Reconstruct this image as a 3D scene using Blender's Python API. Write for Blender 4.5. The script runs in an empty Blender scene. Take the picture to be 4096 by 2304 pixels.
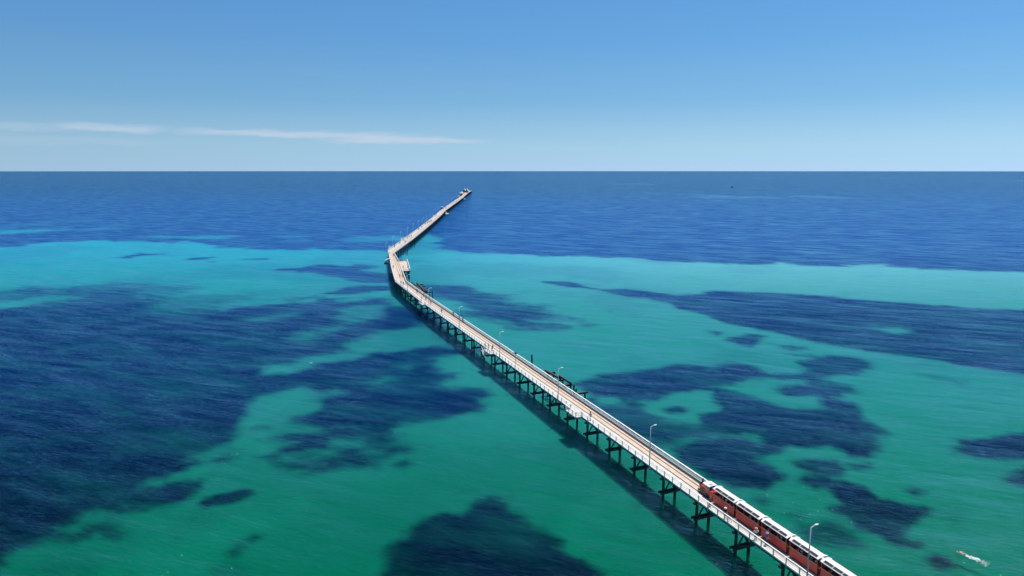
import bpy, math, random
import numpy as np
from mathutils import Vector, Matrix
random.seed(7)
R = math.radians
scene = bpy.context.scene
col = scene.collection

# ------------------------------------------------------------------ camera, sky, sun, exposure
CAMZ = 54.3
cam_d = bpy.data.cameras.new('camera')
cam = bpy.data.objects.new('camera', cam_d); col.objects.link(cam)
cam.location = (0, 0, CAMZ)
cam.rotation_euler = (R(90 - 9.768), 0, 0)
cam_d.sensor_width = 36.0
cam_d.lens = 2730.0 / 4096.0 * 36.0
cam_d.clip_start = 1.0
cam_d.clip_end = 200000.0
scene.camera = cam

SUN_AZ, SUN_EL = 46.0, 73.0          # azimuth clockwise from +Y
w = bpy.data.worlds.new('World'); scene.world = w; w.use_nodes = True
nt = w.node_tree; nt.nodes.clear()
def N(t, tree=None, **kw):
    n = (tree or nt).nodes.new(t)
    for k, v in kw.items(): setattr(n, k, v)
    return n
out = N('ShaderNodeOutputWorld'); bg = N('ShaderNodeBackground')
sky = N('ShaderNodeTexSky', sky_type='NISHITA', sun_disc=False, sun_elevation=R(SUN_EL), sun_rotation=R(SUN_AZ))
sky.altitude = 0; sky.air_density = 1.0; sky.dust_density = 0.4; sky.ozone_density = 3.0
bg.inputs[1].default_value = 0.075
AIRK = 1.0
def wmath(op, a, b=None, c=None):
    n = N('ShaderNodeMath', operation=op)
    for i, v in enumerate((a, b, c)):
        if v is None: continue
        if isinstance(v, (int, float)): n.inputs[i].default_value = v
        else: nt.links.new(v, n.inputs[i])
    return n.outputs[0]
def wramp(v, a, b, smooth=True):
    n = N('ShaderNodeMapRange'); n.interpolation_type = 'SMOOTHSTEP' if smooth else 'LINEAR'
    nt.links.new(v, n.inputs[0]); n.inputs[1].default_value = a; n.inputs[2].default_value = b
    return n.outputs[0]
tc = N('ShaderNodeTexCoord'); sx = N('ShaderNodeSeparateXYZ'); nt.links.new(tc.outputs['Generated'], sx.inputs[0])
az = wmath('MULTIPLY', wmath('ARCTAN2', sx.outputs[0], sx.outputs[1]), 57.2958)
el = wmath('MULTIPLY', wmath('ARCSINE', sx.outputs[2]), 57.2958)
cv = N('ShaderNodeCombineXYZ'); nt.links.new(wmath('MULTIPLY', az, .30), cv.inputs[0]); nt.links.new(wmath('MULTIPLY', el, 2.2), cv.inputs[1])
cn = N('ShaderNodeTexNoise'); cn.inputs['Scale'].default_value = 1.0; cn.inputs['Detail'].default_value = 9; cn.inputs['Roughness'].default_value = .55
nt.links.new(cv.outputs[0], cn.inputs['Vector'])
cfac = cn.outputs[0]
# thin cirrus streak low over the sea, from the left to just past the middle
def streak(az0, az1, el0, el1, th0, th1, amp):
    t = wramp(az, az0, az1, False)
    c0 = wmath('MULTIPLY_ADD', t, el1 - el0, el0)
    th = wmath('MULTIPLY_ADD', t, th1 - th0, th0)
    wob = wmath('MULTIPLY', wmath('SUBTRACT', cfac, .5), .8)
    d = wmath('DIVIDE', wmath('ABSOLUTE', wmath('SUBTRACT', wmath('ADD', el, wob), c0)), th)
    m = wramp(d, 1.15, .15)
    e = wmath('MULTIPLY', wramp(az, az0, az0 + (az1 - az0) * .3), wramp(az, az1, az1 - (az1 - az0) * .35))
    return wmath('MULTIPLY', wmath('MULTIPLY', m, e), amp)
cl = wmath('MAXIMUM', streak(-28, -5, 2.90, 2.66, .34, .42, .90), streak(-16.5, -.4, 2.60, 2.30, .62, .18, 1.15))
for a_ in ((-34.5, -25, 3.02, 2.98, .38, .34, .70), (-47, -29, 2.85, 2.9, .42, .3, .40), (-52, -22, 2.1, 2.05, .45, .3, .22)): cl = wmath('MAXIMUM', cl, streak(*a_))
cl = wmath('MULTIPLY', cl, wmath('MULTIPLY_ADD', cfac, .9, .45))
cl = wmath('MINIMUM', cl, 1.0)
tint = N('ShaderNodeMix', data_type='RGBA', blend_type='MULTIPLY'); tint.inputs[0].default_value = 1.0
nt.links.new(sky.outputs[0], tint.inputs[6]); tint.inputs[7].default_value = (.62, .80, .90, 1)
# low air: the pale blue band of sea haze above the horizon
air = N('ShaderNodeValToRGB'); nt.links.new(wmath('DIVIDE', el, 16.0), air.inputs[0])
ce = air.color_ramp.elements
ce[0].position = 0.0; ce[0].color = (*[AIRK * v for v in (.405, .615, .835)], 1)
ce[1].position = 1.0; ce[1].color = (*[AIRK * v for v in (.100, .305, .690)], 1)
for p_, c_ in ((.12, (.365, .600, .785)), (.34, (.210, .465, .740)), (.62, (.140, .375, .720))):
    e_ = air.color_ramp.elements.new(p_); e_.color = (*[AIRK * v for v in c_], 1)
mx0 = N('ShaderNodeMix', data_type='RGBA'); nt.links.new(wramp(el, 13, 34), mx0.inputs[0])
sc = N('ShaderNodeMix', data_type='RGBA', blend_type='MULTIPLY'); sc.inputs[0].default_value = 1
nt.links.new(air.outputs[0], sc.inputs[6]); sc.inputs[7].default_value = (1, 1, 1, 1)
# a little brighter towards the sun's side
lat = wmath('MULTIPLY_ADD', az, .0036, 1.0); cl2 = N('ShaderNodeCombineXYZ')
for i_ in range(3): nt.links.new(lat, cl2.inputs[i_])
nt.links.new(cl2.outputs[0], sc.inputs[7])
scl = N('ShaderNodeVectorMath', operation='SCALE'); nt.links.new(sc.outputs[2], scl.inputs[0]); scl.inputs['Scale'].default_value = 1.0 / AIRK / .075
nt.links.new(scl.outputs[0], mx0.inputs[6]); nt.links.new(tint.outputs[2], mx0.inputs[7])
mx = N('ShaderNodeMix', data_type='RGBA')
nt.links.new(cl, mx.inputs[0]); nt.links.new(mx0.outputs[2], mx.inputs[6]); mx.inputs[7].default_value = (*[v / .075 for v in (.50, .63, .78)], 1)
nt.links.new(mx.outputs[2], bg.inputs[0]); nt.links.new(bg.outputs[0], out.inputs[0])

sd = bpy.data.lights.new('sun', 'SUN'); sd.energy = 4.8; sd.angle = R(.53); sd.color = (1.0, .965, .91)
so = bpy.data.objects.new('sun', sd); col.objects.link(so)
sdir = Vector((math.sin(R(SUN_AZ)) * math.cos(R(SUN_EL)), math.cos(R(SUN_AZ)) * math.cos(R(SUN_EL)), math.sin(R(SUN_EL))))
so.rotation_euler = sdir.to_track_quat('Z', 'Y').to_euler(); so.location = (60, 60, 120)
scene.view_settings.view_transform = 'Standard'; scene.view_settings.look = 'None'
scene.view_settings.exposure = 0.0; scene.view_settings.gamma = 1.0
scene.cycles.max_bounces = 4; scene.cycles.transparent_max_bounces = 6; scene.cycles.diffuse_bounces = 3; scene.cycles.sample_clamp_indirect = 4.0

# ------------------------------------------------------------------ helpers
class MB:
    def __init__(s): s.v = []; s.f = []; s.uv = None
    def box(s, c, size, rz=0.0):
        cx, cy, cz = c; hx, hy, hz = size[0] / 2, size[1] / 2, size[2] / 2
        ca, sa = math.cos(rz), math.sin(rz); b = len(s.v)
        for z in (-hz, hz):
            for x, y in ((-hx, -hy), (hx, -hy), (hx, hy), (-hx, hy)):
                s.v.append((cx + x * ca - y * sa, cy + x * sa + y * ca, cz + z))
        s.f += [(b, b+3, b+2, b+1), (b+4, b+5, b+6, b+7), (b, b+1, b+5, b+4), (b+1, b+2, b+6, b+5), (b+2, b+3, b+7, b+6), (b+3, b, b+4, b+7)]
        return s
    def beam(s, p, q, wd, ht):
        p, q = Vector(p), Vector(q); d = (q - p).normalized()
        side = d.cross(Vector((0, 0, 1)))
        if side.length < 1e-3: side = Vector((1, 0, 0))
        side.normalize(); up = side.cross(d).normalized(); b = len(s.v)
        for o in (p, q):
            for x, y in ((-1, -1), (1, -1), (1, 1), (-1, 1)):
                s.v.append(tuple(o + side * (x * wd / 2) + up * (y * ht / 2)))
        s.f += [(b, b+1, b+2, b+3), (b+7, b+6, b+5, b+4), (b, b+4, b+5, b+1), (b+1, b+5, b+6, b+2), (b+2, b+6, b+7, b+3), (b+3, b+7, b+4, b)]
        return s
    def cyl(s, p, q, r1, r2=None, n=10, caps=True):
        r2 = r1 if r2 is None else r2
        p, q = Vector(p), Vector(q); d = (q - p).normalized()
        a = d.cross(Vector((0, 0, 1)))
        if a.length < 1e-3: a = Vector((1, 0, 0))
        a.normalize(); c = a.cross(d); b = len(s.v)
        for o, r in ((p, r1), (q, r2)):
            for i in range(n):
                t = 2 * math.pi * i / n
                s.v.append(tuple(o + (a * math.cos(t) + c * math.sin(t)) * r))
        for i in range(n):
            j = (i + 1) % n; s.f.append((b + i, b + n + i, b + n + j, b + j))
        if caps:
            s.f.append(tuple(b + i for i in range(n))); s.f.append(tuple(b + n + i for i in reversed(range(n))))
        return s
    def tube(s, pts, r, n=6):
        for a, c in zip(pts, pts[1:]): s.cyl(a, c, r, r, n)
        return s
    def ball(s, c, r, n=8, m=6, top=None):
        rx, ry, rz = (r, r, r) if isinstance(r, (int, float)) else r
        b = len(s.v)
        for i in range(m + 1):
            t = math.pi * i / m
            for j in range(n):
                u = 2 * math.pi * j / n
                s.v.append((c[0] + rx * math.sin(t) * math.cos(u), c[1] + ry * math.sin(t) * math.sin(u), c[2] + rz * math.cos(t)))
        for i in range(m):
            for j in range(n):
                k = (j + 1) % n
                s.f.append((b + i*n + j, b + (i+1)*n + j, b + (i+1)*n + k, b + i*n + k))
        return s
    def prism(s, poly, z0, z1):
        b = len(s.v); n = len(poly)
        for z in (z0, z1):
            for p in poly: s.v.append((p[0], p[1], z))
        area = sum(poly[i][0] * poly[(i+1) % n][1] - poly[(i+1) % n][0] * poly[i][1] for i in range(n))
        lo, hi = tuple(range(b, b + n)), tuple(range(b + n, b + 2*n))
        if area > 0: lo = lo[::-1]
        else: hi = hi[::-1]
        s.f += [lo, hi]
        for i in range(n):
            j = (i + 1) % n; f = (b + i, b + j, b + n + j, b + n + i)
            s.f.append(f if area > 0 else f[::-1])
        return s

def tag(o, label=None, cat=None, group=None, kind=None):
    if label: o['label'] = label
    if cat: o['category'] = cat
    if group: o['group'] = group
    if kind: o['kind'] = kind
    return o
def empty(name, loc=(0, 0, 0), rz=0.0):
    o = bpy.data.objects.new(name, None); col.objects.link(o); o.location = loc; o.rotation_euler = (0, 0, rz); o.empty_display_size = .2
    return o
def mesh_of(name, mb, smooth=False, uvfun=None):
    me = bpy.data.meshes.new(name); me.from_pydata(mb.v, [], mb.f); me.update()
    if smooth: me.shade_smooth()
    if mb.uv:
        l = me.uv_layers.new(name='UVMap')
        for lp in me.loops: l.data[lp.index].uv = mb.uv[lp.vertex_index]
    return me
def build(name, mb, m, parent=None, smooth=False, org=None):
    """mb given in the parent's local frame; org: subtract this world origin first"""
    if org is not None: mb.v = [(a - org[0], b - org[1], c - org[2]) for a, b, c in mb.v]
    me = mesh_of(name, mb, smooth)
    if m: me.materials.append(m)
    o = bpy.data.objects.new(name, me); col.objects.link(o)
    if parent: o.parent = parent
    return o
def copy_tree(o, parent=None):
    c = o.copy(); col.objects.link(c); c.parent = parent
    for ch in list(o.children): copy_tree(ch, c)
    return c
ORD = ['first', 'second', 'third', 'fourth', 'fifth', 'sixth', 'seventh', 'eighth', 'ninth', 'tenth', 'eleventh', 'twelfth', 'thirteenth', 'fourteenth', 'fifteenth', 'sixteenth', 'seventeenth', 'eighteenth', 'nineteenth', 'twentieth']
ORD += ['twenty-' + o for o in ORD[:9]] + ['thirtieth'] + ['thirty-' + o for o in ORD[:9]] + ['fortieth'] + ['forty-' + o for o in ORD[:9]]

# ------------------------------------------------------------------ materials
def mat(name, c, rough=.6, metal=0.0, var=.12, scale=3.0, bump=.0, var_c=None, spec=.5):
    m = bpy.data.materials.new(name); m.use_nodes = True; t = m.node_tree; p = t.nodes['Principled BSDF']
    p.inputs['Roughness'].default_value = rough; p.inputs['Metallic'].default_value = metal
    p.inputs['Specular IOR Level'].default_value = spec
    tcn = t.nodes.new('ShaderNodeTexCoord'); no = t.nodes.new('ShaderNodeTexNoise'); no.inputs['Scale'].default_value = scale
    no.inputs['Detail'].default_value = 5; t.links.new(tcn.outputs['Object'], no.inputs['Vector'])
    r = t.nodes.new('ShaderNodeValToRGB'); lo = tuple(x * (1 - var) for x in c) if var_c is None else var_c
    r.color_ramp.elements[0].position = .3; r.color_ramp.elements[1].position = .7
    r.color_ramp.elements[0].color = (*lo, 1); r.color_ramp.elements[1].color = (*[min(1, x * (1 + var)) for x in c], 1)
    t.links.new(no.outputs[0], r.inputs[0]); t.links.new(r.outputs[0], p.inputs['Base Color'])
    if bump:
        b = t.nodes.new('ShaderNodeBump'); b.inputs['Strength'].default_value = bump; b.inputs['Distance'].default_value = .03
        t.links.new(no.outputs[0], b.inputs['Height']); t.links.new(b.outputs[0], p.inputs['Normal'])
    return m
def plank_mat(name, c1, c2, gap, width=.16, rough=.8):
    m = bpy.data.materials.new(name); m.use_nodes = True; t = m.node_tree; p = t.nodes['Principled BSDF']
    p.inputs['Roughness'].default_value = rough; p.inputs['Specular IOR Level'].default_value = .25
    uv = t.nodes.new('ShaderNodeUVMap'); br = t.nodes.new('ShaderNodeTexBrick')
    br.inputs['Scale'].default_value = 1.0; br.inputs['Brick Width'].default_value = 9.0; br.inputs['Row Height'].default_value = width
    br.inputs['Mortar Size'].default_value = .006; br.inputs['Color1'].default_value = (*c1, 1); br.inputs['Color2'].default_value = (*c2, 1); br.inputs['Mortar'].default_value = (*gap, 1)
    br.inputs['Bias'].default_value = 0.0; br.offset = 0
    sp = t.nodes.new('ShaderNodeSeparateXYZ'); t.links.new(uv.outputs[0], sp.inputs[0])
    cb = t.nodes.new('ShaderNodeCombineXYZ'); t.links.new(sp.outputs[1], cb.inputs[0]); t.links.new(sp.outputs[0], cb.inputs[1])
    t.links.new(cb.outputs[0], br.inputs['Vector'])
    no = t.nodes.new('ShaderNodeTexNoise'); no.inputs['Scale'].default_value = .9; no.inputs['Detail'].default_value = 6
    t.links.new(uv.outputs[0], no.inputs['Vector'])
    mp = t.nodes.new('ShaderNodeMapRange'); mp.inputs[1].default_value = .3; mp.inputs[2].default_value = .7; mp.inputs[3].default_value = .80; mp.inputs[4].default_value = 1.08
    t.links.new(no.outputs[0], mp.inputs[0])
    mu = t.nodes.new('ShaderNodeMix'); mu.data_type = 'RGBA'; mu.blend_type = 'MULTIPLY'; mu.inputs[0].default_value = 1
    t.links.new(br.outputs[0], mu.inputs[6]); t.links.new(mp.outputs[0], mu.inputs[7]); t.links.new(mu.outputs[2], p.inputs['Base Color'])
    return m
M = dict(
    walk=plank_mat('pale_decking', (.66, .62, .57), (.60, .56, .51), (.28, .25, .22), .3),
    track=plank_mat('tan_decking', (.70, .55, .44), (.64, .50, .395), (.25, .18, .13), .22),
    far=plank_mat('old_decking', (.64, .54, .46), (.58, .49, .42), (.3, .25, .2), .3),
    white=mat('white_paint', (.88, .88, .87), .5, var=.03, scale=1.5),
    whitegrey=mat('weathered_white_paint', (.74, .74, .74), .6, var=.08, scale=2),
    galv=mat('galvanised_steel', (.42, .46, .50), .4, .4, var=.08, scale=4),
    kerb=mat('grey_kerb_timber', (.36, .34, .31), .8, var=.35, scale=2.5, bump=.4),
    rail=mat('rusted_rail', (.018, .010, .007), .8, .0, var=.3, scale=6),
    fascia=mat('dark_edge_beam', (.030, .045, .060), .7, var=.3, scale=2, bump=.3),
    pile=mat('dark_pile_timber', (.030, .036, .042), .75, var=.45, scale=2.2, bump=.6),
    cap=mat('brown_headstock_timber', (.055, .050, .048), .8, var=.4, scale=3, bump=.5),
    old=mat('charred_old_timber', (.010, .010, .011), .85, var=.5, scale=3, bump=.8),
    oldtop=mat('bleached_timber_top', (.08, .075, .07), .9, var=.4, scale=5, bump=.6),
    red=mat('red_carriage_paint', (.62, .045, .034), .42, var=.10, scale=1.3),
    redlite=mat('bright_red_paint', (.52, .045, .038), .38, var=.06, scale=2),
    reddark=mat('dark_red_paint', (.16, .012, .010), .5, var=.15, scale=2),
    roofw=mat('white_roof_paint', (.82, .82, .81), .35, var=.03, scale=1.5),
    panel=mat('solar_cells', (.045, .05, .06), .25, var=.35, scale=14),
    frame=mat('pale_panel_frame', (.55, .56, .58), .4, .3),
    black=mat('black_iron', (.012, .012, .013), .45, var=.3, scale=5),
    olive=mat('grimy_underframe', (.09, .085, .065), .7, var=.4, scale=5),
    cream=mat('cream_buffer_plate', (.62, .52, .36), .5, var=.1, scale=3),
    brass=mat('brass_rope', (.75, .50, .30), .5),
    glass=mat('cab_glass', (.05, .07, .09), .08, var=.2),
    grey=mat('grey_hatch', (.33, .34, .33), .6),
    canvas=mat('white_canopy', (.80, .80, .79), .5, var=.03),
    dwall=mat('dark_grey_cladding', (.030, .035, .045), .6, var=.2, scale=.8),
    skin=mat('skin', (.46, .31, .25), .55, var=.05, scale=8),
    foam=mat('foam', (.78, .84, .84), .6, var=.1, scale=6),
)
def growth_and_scatter(m):
    # weed and shell growth below the waterline, with scattered water light painted in
    t = m.node_tree; p = t.nodes['Principled BSDF']; src = p.inputs['Base Color'].links[0].from_socket
    g = t.nodes.new('ShaderNodeNewGeometry'); sp = t.nodes.new('ShaderNodeSeparateXYZ'); t.links.new(g.outputs['Position'], sp.inputs[0])
    r = t.nodes.new('ShaderNodeMapRange'); r.inputs[1].default_value = .12; r.inputs[2].default_value = -.6; t.links.new(sp.outputs[2], r.inputs[0])
    x = t.nodes.new('ShaderNodeMix'); x.data_type = 'RGBA'; t.links.new(r.outputs[0], x.inputs[0]); t.links.new(src, x.inputs[6]); x.inputs[7].default_value = (.02, .42, .28, 1)
    t.links.new(x.outputs[2], p.inputs['Base Color'])
growth_and_scatter(M['pile'])
CL = {}
def cloth(rgb):
    k = tuple(round(x, 2) for x in rgb)
    if k not in CL: CL[k] = mat('cloth_%d' % len(CL), rgb, .8, var=.12, scale=12)
    return CL[k]
# sea colours (linear) and wave height
SAND0, SAND1, SAND2, SAND_GLITTER = (.0010, .33, .165), (.030, .46, .40), (.030, .62, .74), (.300, .96, .95)
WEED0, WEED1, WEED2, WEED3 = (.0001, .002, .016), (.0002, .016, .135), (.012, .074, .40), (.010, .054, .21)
BODY = .35
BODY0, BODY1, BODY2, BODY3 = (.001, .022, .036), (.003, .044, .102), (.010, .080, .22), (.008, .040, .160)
WAVE = .26
BWAVE = 6.0
SSS = .4
GROUGH = .06
FK, FD = .42, .45
RIP = 2.3
SEAGRASS=[
 (1,1.00,0.010,[(-1.122e+04,8751),(-655.8,502.3),(-386.0,512.5),(-374.8,516.0),(-377.5,539.8),(-355.0,545.6),(-333.2,553.5),(-295.5,545.6),(-258.4,521.3),(-263.8,545.6),(-225.8,516.0),(-204.7,500.7),(-173.5,487.8),(-150.4,486.2),(-147.2,504.0),(-131.6,491.0),(-102.5,483.1),(-87.9,480.1),(-73.0,486.2),(-61.0,499.0),(-36.0,474.1),(38.1,448.7),(76.3,438.3),(97.5,427.2),(122.8,420.0),(152.9,413.1),(166.9,424.8),(173.3,407.5),(192.6,402.1),(227.7,413.1),(217.6,399.9),(243.0,390.6),(287.9,379.7),(435.6,350.4),(1.06e+04,8751)]),
 (0,0.55,0.012,[(-488.0,650.4),(-472.7,657.7),(-431.4,650.4),(-444.2,632.6),(-446.9,619.1),(-460.0,612.6)]),
 (0,0.30,0.012,[(-421.9,650.4),(-411.3,669.1),(-378.9,680.9),(-393.6,650.4)]),
 (0,0.50,0.012,[(-320.8,590.7),(-308.1,593.7),(-281.6,580.3),(-287.8,570.3)]),
 (0,0.60,0.012,[(-282.2,587.7),(-263.5,593.7),(-243.6,590.7),(-243.6,570.3),(-263.0,570.3)]),
 (0,0.40,0.012,[(-206.4,590.7),(-174.3,598.3),(-186.4,581.8)]),
 (0,0.45,0.014,[(-141.4,570.3),(-101.1,593.7),(-92.6,559.2),(-100.2,548.6),(-124.5,538.4)]),
 (0,0.35,0.012,[(200.1,476.2),(215.8,473.3),(205.4,464.8)]),
 (1,1.00,0.006,[(-263.9,442.9),(-260.8,451.6),(-259.2,460.7),(-258.6,472.1),(-250.5,465.4),(-241.6,463.5),(-240.2,472.1),(-234.0,471.1),(-234.8,458.8),(-243.5,454.3),(-247.9,448.1),(-246.0,438.6),(-253.8,441.2)]),
 (1,0.95,0.006,[(-211.2,432.8),(-207.3,442.9),(-196.2,444.6),(-197.1,434.5),(-201.9,428.8)]),
 (1,0.90,0.006,[(-191.5,424.0),(-187.0,425.6),(-185.3,419.3)]),
 (1,0.80,0.006,[(-175.0,436.1),(-160.1,440.3),(-157.4,432.8),(-168.4,431.2)]),
 (1,0.95,0.009,[(-132.2,389.9),(-120.9,395.3),(-116.2,405.9),(-97.5,402.3),(-93.9,408.1),(-82.1,398.8),(-82.6,391.9),(-90.4,388.6),(-73.5,369.6),(-63.6,349.6),(-64.1,342.8),(-76.5,345.9),(-88.1,355.1),(-99.7,369.6),(-111.4,378.9),(-121.0,377.0),(-118.5,387.2)]),
 (1,0.95,0.009,[(-86.8,308.9),(-83.9,315.4),(-77.0,329.3),(-61.3,331.7),(-60.3,322.2),(-69.5,313.2),(-78.7,306.8)]),
 (1,0.70,0.030,[(-238.9,319.9),(-244.3,334.1),(-228.0,334.1),(-216.3,317.7),(-211.7,331.7),(-187.9,326.9),(-154.1,313.2),(-133.5,292.8),(-128.2,273.1),(-140.9,271.4),(-173.8,281.7),(-195.9,289.0),(-197.4,302.7),(-211.4,306.8),(-219.2,296.7),(-229.4,300.7),(-255.7,296.7),(-269.5,313.2)]),
 (1,1.00,0.020,[(-362.0,272.9),(-210.8,275.5),(-194.7,281.8),(-187.0,290.1),(-183.6,300.8),(-171.4,297.1),(-156.2,285.1),(-142.2,271.4),(-125.8,265.1),(-114.1,271.4),(-100.9,281.8),(-89.3,289.0),(-72.3,293.0),(-57.1,300.8),(-50.8,297.7),(-31.8,258.5),(-21.8,233.7),(-25.1,220.2),(-13.2,209.4),(-23.1,198.4),(-18.6,185.3),(-21.8,172.2),(-17.8,169.9),(-8.8,169.5),(-8.2,165.9),(-10.4,162.1),(-15.2,159.9),(-11.2,158.5),(-16.5,154.3),(-22.5,151.1),(-30.8,149.0),(-37.4,150.3),(-40.5,146.8),(-41.0,143.1),(-45.2,145.2),(-54.1,145.2),(-51.6,150.3),(-48.6,156.7),(-52.6,168.3),(-55.1,172.4),(-59.6,167.9),(-63.0,162.5),(-62.4,153.4),(-64.0,145.2),(-62.8,135.3),(-66.2,131.0),(-65.9,127.6),(-63.6,125.5),(-57.2,126.5),(-60.7,123.3),(-68.1,118.8),(-66.3,113.7),(-64.5,115.0),(-57.2,118.2),(-55.3,115.0),(-54.5,111.4),(-57.5,109.3),(-65.8,106.8),(-70.5,105.6),(-71.8,101.1),(-70.7,98.3),(-71.8,94.6),(-75.0,91.8),(-86.7,81.1),(-105.3,72.6)]),
 (0,0.60,0.015,[(-73.3,226.5),(-73.0,232.9),(-65.8,240.5),(-62.1,250.1),(-66.0,255.8),(-61.8,268.2),(-66.8,278.2),(-63.2,284.2),(-46.0,286.1),(-45.4,281.7),(-53.0,278.2),(-57.8,268.2),(-57.7,250.1),(-64.1,234.2),(-70.5,226.5)]),
 (0,0.90,0.015,[(-68.0,185.4),(-70.6,192.8),(-64.6,193.7),(-60.6,201.8),(-50.4,207.6),(-50.6,217.9),(-44.0,235.4),(-31.6,241.9),(-26.6,231.7),(-24.9,215.8),(-36.1,206.0),(-42.0,209.6),(-48.5,199.6),(-56.5,196.0),(-64.5,186.2)]),
 (0,0.45,0.012,[(-100.7,252.3),(-97.6,259.4),(-86.7,267.5),(-86.2,261.9),(-93.8,252.3)]),
 (0,0.50,0.015,[(-33.2,191.1),(-29.2,193.2),(-29.9,188.6)]),
 (0,0.60,0.012,[(-37.6,177.3),(-34.3,181.2),(-32.8,178.2),(-35.6,176.3)]),
 (0,0.70,0.012,[(-48.1,167.1),(-45.5,170.0),(-43.6,167.6),(-46.2,166.0)]),
 (0,0.40,0.020,[(-169.5,313.2),(-144.5,317.7),(-133.3,300.7),(-132.6,268.2),(-145.9,274.8),(-148.0,292.8)]),
 (1,0.90,0.020,[(-46.4,132.8),(-45.7,141.7),(-38.1,139.7),(-30.6,139.7),(-26.9,136.5),(-30.4,134.0),(-23.7,131.6),(-26.9,128.7),(-27.0,124.4),(-31.5,124.4),(-33.8,122.8),(-38.2,121.2),(-36.0,124.4),(-41.5,123.3),(-44.2,126.0),(-39.3,128.2),(-34.8,128.7),(-36.3,132.8),(-42.0,134.0)]),
 (1,0.75,0.015,[(-49.3,127.6),(-48.0,130.5),(-46.6,133.4),(-42.6,132.8),(-40.9,130.5),(-44.2,130.5),(-46.2,128.0)]),
 (1,0.70,0.015,[(-51.3,137.1),(-50.2,139.7),(-45.7,141.7),(-43.4,138.8),(-47.9,135.9)]),
 (0,0.45,0.010,[(-45.6,128.2),(-41.0,130.7),(-35.5,129.5),(-39.5,125.7),(-44.1,125.1)]),
 (0,0.70,0.010,[(-37.6,136.8),(-32.1,135.5),(-30.1,132.6),(-36.4,133.1)]),
 (0,0.70,0.012,[(-56.4,140.4),(-53.2,142.8),(-50.4,145.2),(-44.3,143.8),(-41.7,142.0),(-48.7,141.3),(-52.6,139.6)]),
 (0,0.60,0.010,[(-52.8,133.4),(-49.3,135.8),(-45.9,134.4),(-49.7,129.9)]),
 (0,0.50,0.008,[(-30.9,129.9),(-28.5,131.9),(-26.3,130.5),(-28.7,128.2)]),
 (0,0.80,0.012,[(-55.1,170.8),(-52.7,168.9),(-48.0,156.6),(-49.8,153.4),(-52.6,150.3),(-53.8,147.4),(-58.5,145.9),(-61.5,159.9),(-59.6,167.9)]),
 (1,0.75,0.009,[(-22.5,124.4),(-20.9,126.0),(-19.6,125.1),(-21.0,123.6)]),
 (1,1.00,0.008,[(-54.0,109.0),(-53.5,111.0),(-51.0,112.7),(-48.4,114.5),(-45.2,113.2),(-46.3,111.4),(-47.8,109.0),(-51.8,107.1)]),
 (1,0.80,0.015,[(-67.7,101.1),(-65.6,101.8),(-63.2,100.8),(-63.1,99.0),(-65.2,99.3),(-65.9,98.1),(-67.2,96.1),(-69.1,96.6),(-69.1,97.9),(-67.5,99.0)]),
 (1,0.60,0.012,[(-62.9,98.3),(-60.6,98.3),(-61.0,97.2)]),
 (1,0.80,0.010,[(-41.5,96.5),(-40.2,98.3),(-39.1,97.7),(-39.8,96.3)]),
 (1,0.65,0.012,[(-42.1,93.5),(-41.6,95.3),(-40.4,94.3),(-41.0,93.0)]),
 (1,0.35,0.030,[(-41.6,87.2),(-41.8,90.0),(-40.9,91.8),(-39.6,89.4),(-38.7,85.5)]),
 (1,0.30,0.030,[(-66.6,89.4),(-64.3,90.0),(-61.2,87.7),(-63.1,86.6)]),
 (1,0.25,0.030,[(-53.9,103.3),(-52.0,104.1),(-51.3,101.8),(-51.2,96.3),(-52.6,97.6)]),
 (1,1.00,0.014,[(-17.9,87.2),(-17.1,90.6),(-16.6,95.6),(-15.2,98.3),(-14.0,103.3),(-11.5,104.9),(-8.4,104.5),(-6.2,107.2),(-3.9,108.9),(-1.5,108.0),(1.2,104.9),(4.5,100.4),(7.2,96.9),(8.7,93.0),(10.8,90.3),(12.1,85.5),(11.6,75.9),(-14.3,75.9),(-17.9,85.5)]),
 (1,0.50,0.010,[(-13.8,101.8),(-12.9,100.8),(-14.6,99.3),(-15.1,100.4)]),
 (1,1.00,0.007,[(17.7,344.1),(29.2,341.9),(39.6,325.9),(54.0,320.5),(71.6,311.3),(88.8,312.6),(84.8,319.1),(105.7,312.6),(135.5,303.3),(161.2,290.1),(185.8,279.4),(208.5,272.4),(259.3,242.7),(180.8,166.3),(143.8,184.8),(135.3,190.0),(126.0,197.7),(112.9,207.3),(101.5,221.2),(95.2,229.7),(89.5,236.9),(81.6,244.6),(77.8,252.8),(77.3,263.9),(68.1,273.4),(64.5,289.0),(54.0,300.3),(43.7,312.6),(32.6,325.9),(19.2,338.8)]),
 (1,0.95,0.006,[(17.7,344.1),(24.4,343.4),(29.2,341.1),(35.7,333.0),(42.9,323.8),(54.0,320.5),(55.5,309.5),(44.1,315.8),(32.9,328.7),(21.6,338.1)]),
 (0,0.80,0.007,[(128.9,238.8),(139.9,240.7),(142.3,235.1),(133.2,231.8)]),
 (0,0.80,0.006,[(67.9,315.2),(76.8,319.1),(87.4,309.5),(73.8,306.4)]),
 (1,0.90,0.016,[(-42.7,333.6),(-30.6,330.2),(-21.3,325.3),(-8.7,306.9),(0.7,306.9),(1.1,290.5),(11.1,280.4),(20.3,262.2),(24.3,256.9),(13.5,251.9),(16.6,240.6),(6.2,236.1),(-4.0,238.8),(-12.9,253.9),(-21.0,275.6),(-30.2,298.5),(-38.2,309.8)]),
 (0,0.75,0.012,[(-80.2,456.0),(-81.1,528.3),(-84.0,615.8),(-71.2,594.0),(-68.0,536.8),(-58.9,496.8),(-44.3,482.4),(-70.6,443.8)]),
 (1,0.60,0.010,[(25.1,248.7),(31.6,246.6),(27.2,243.5)]),
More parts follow.
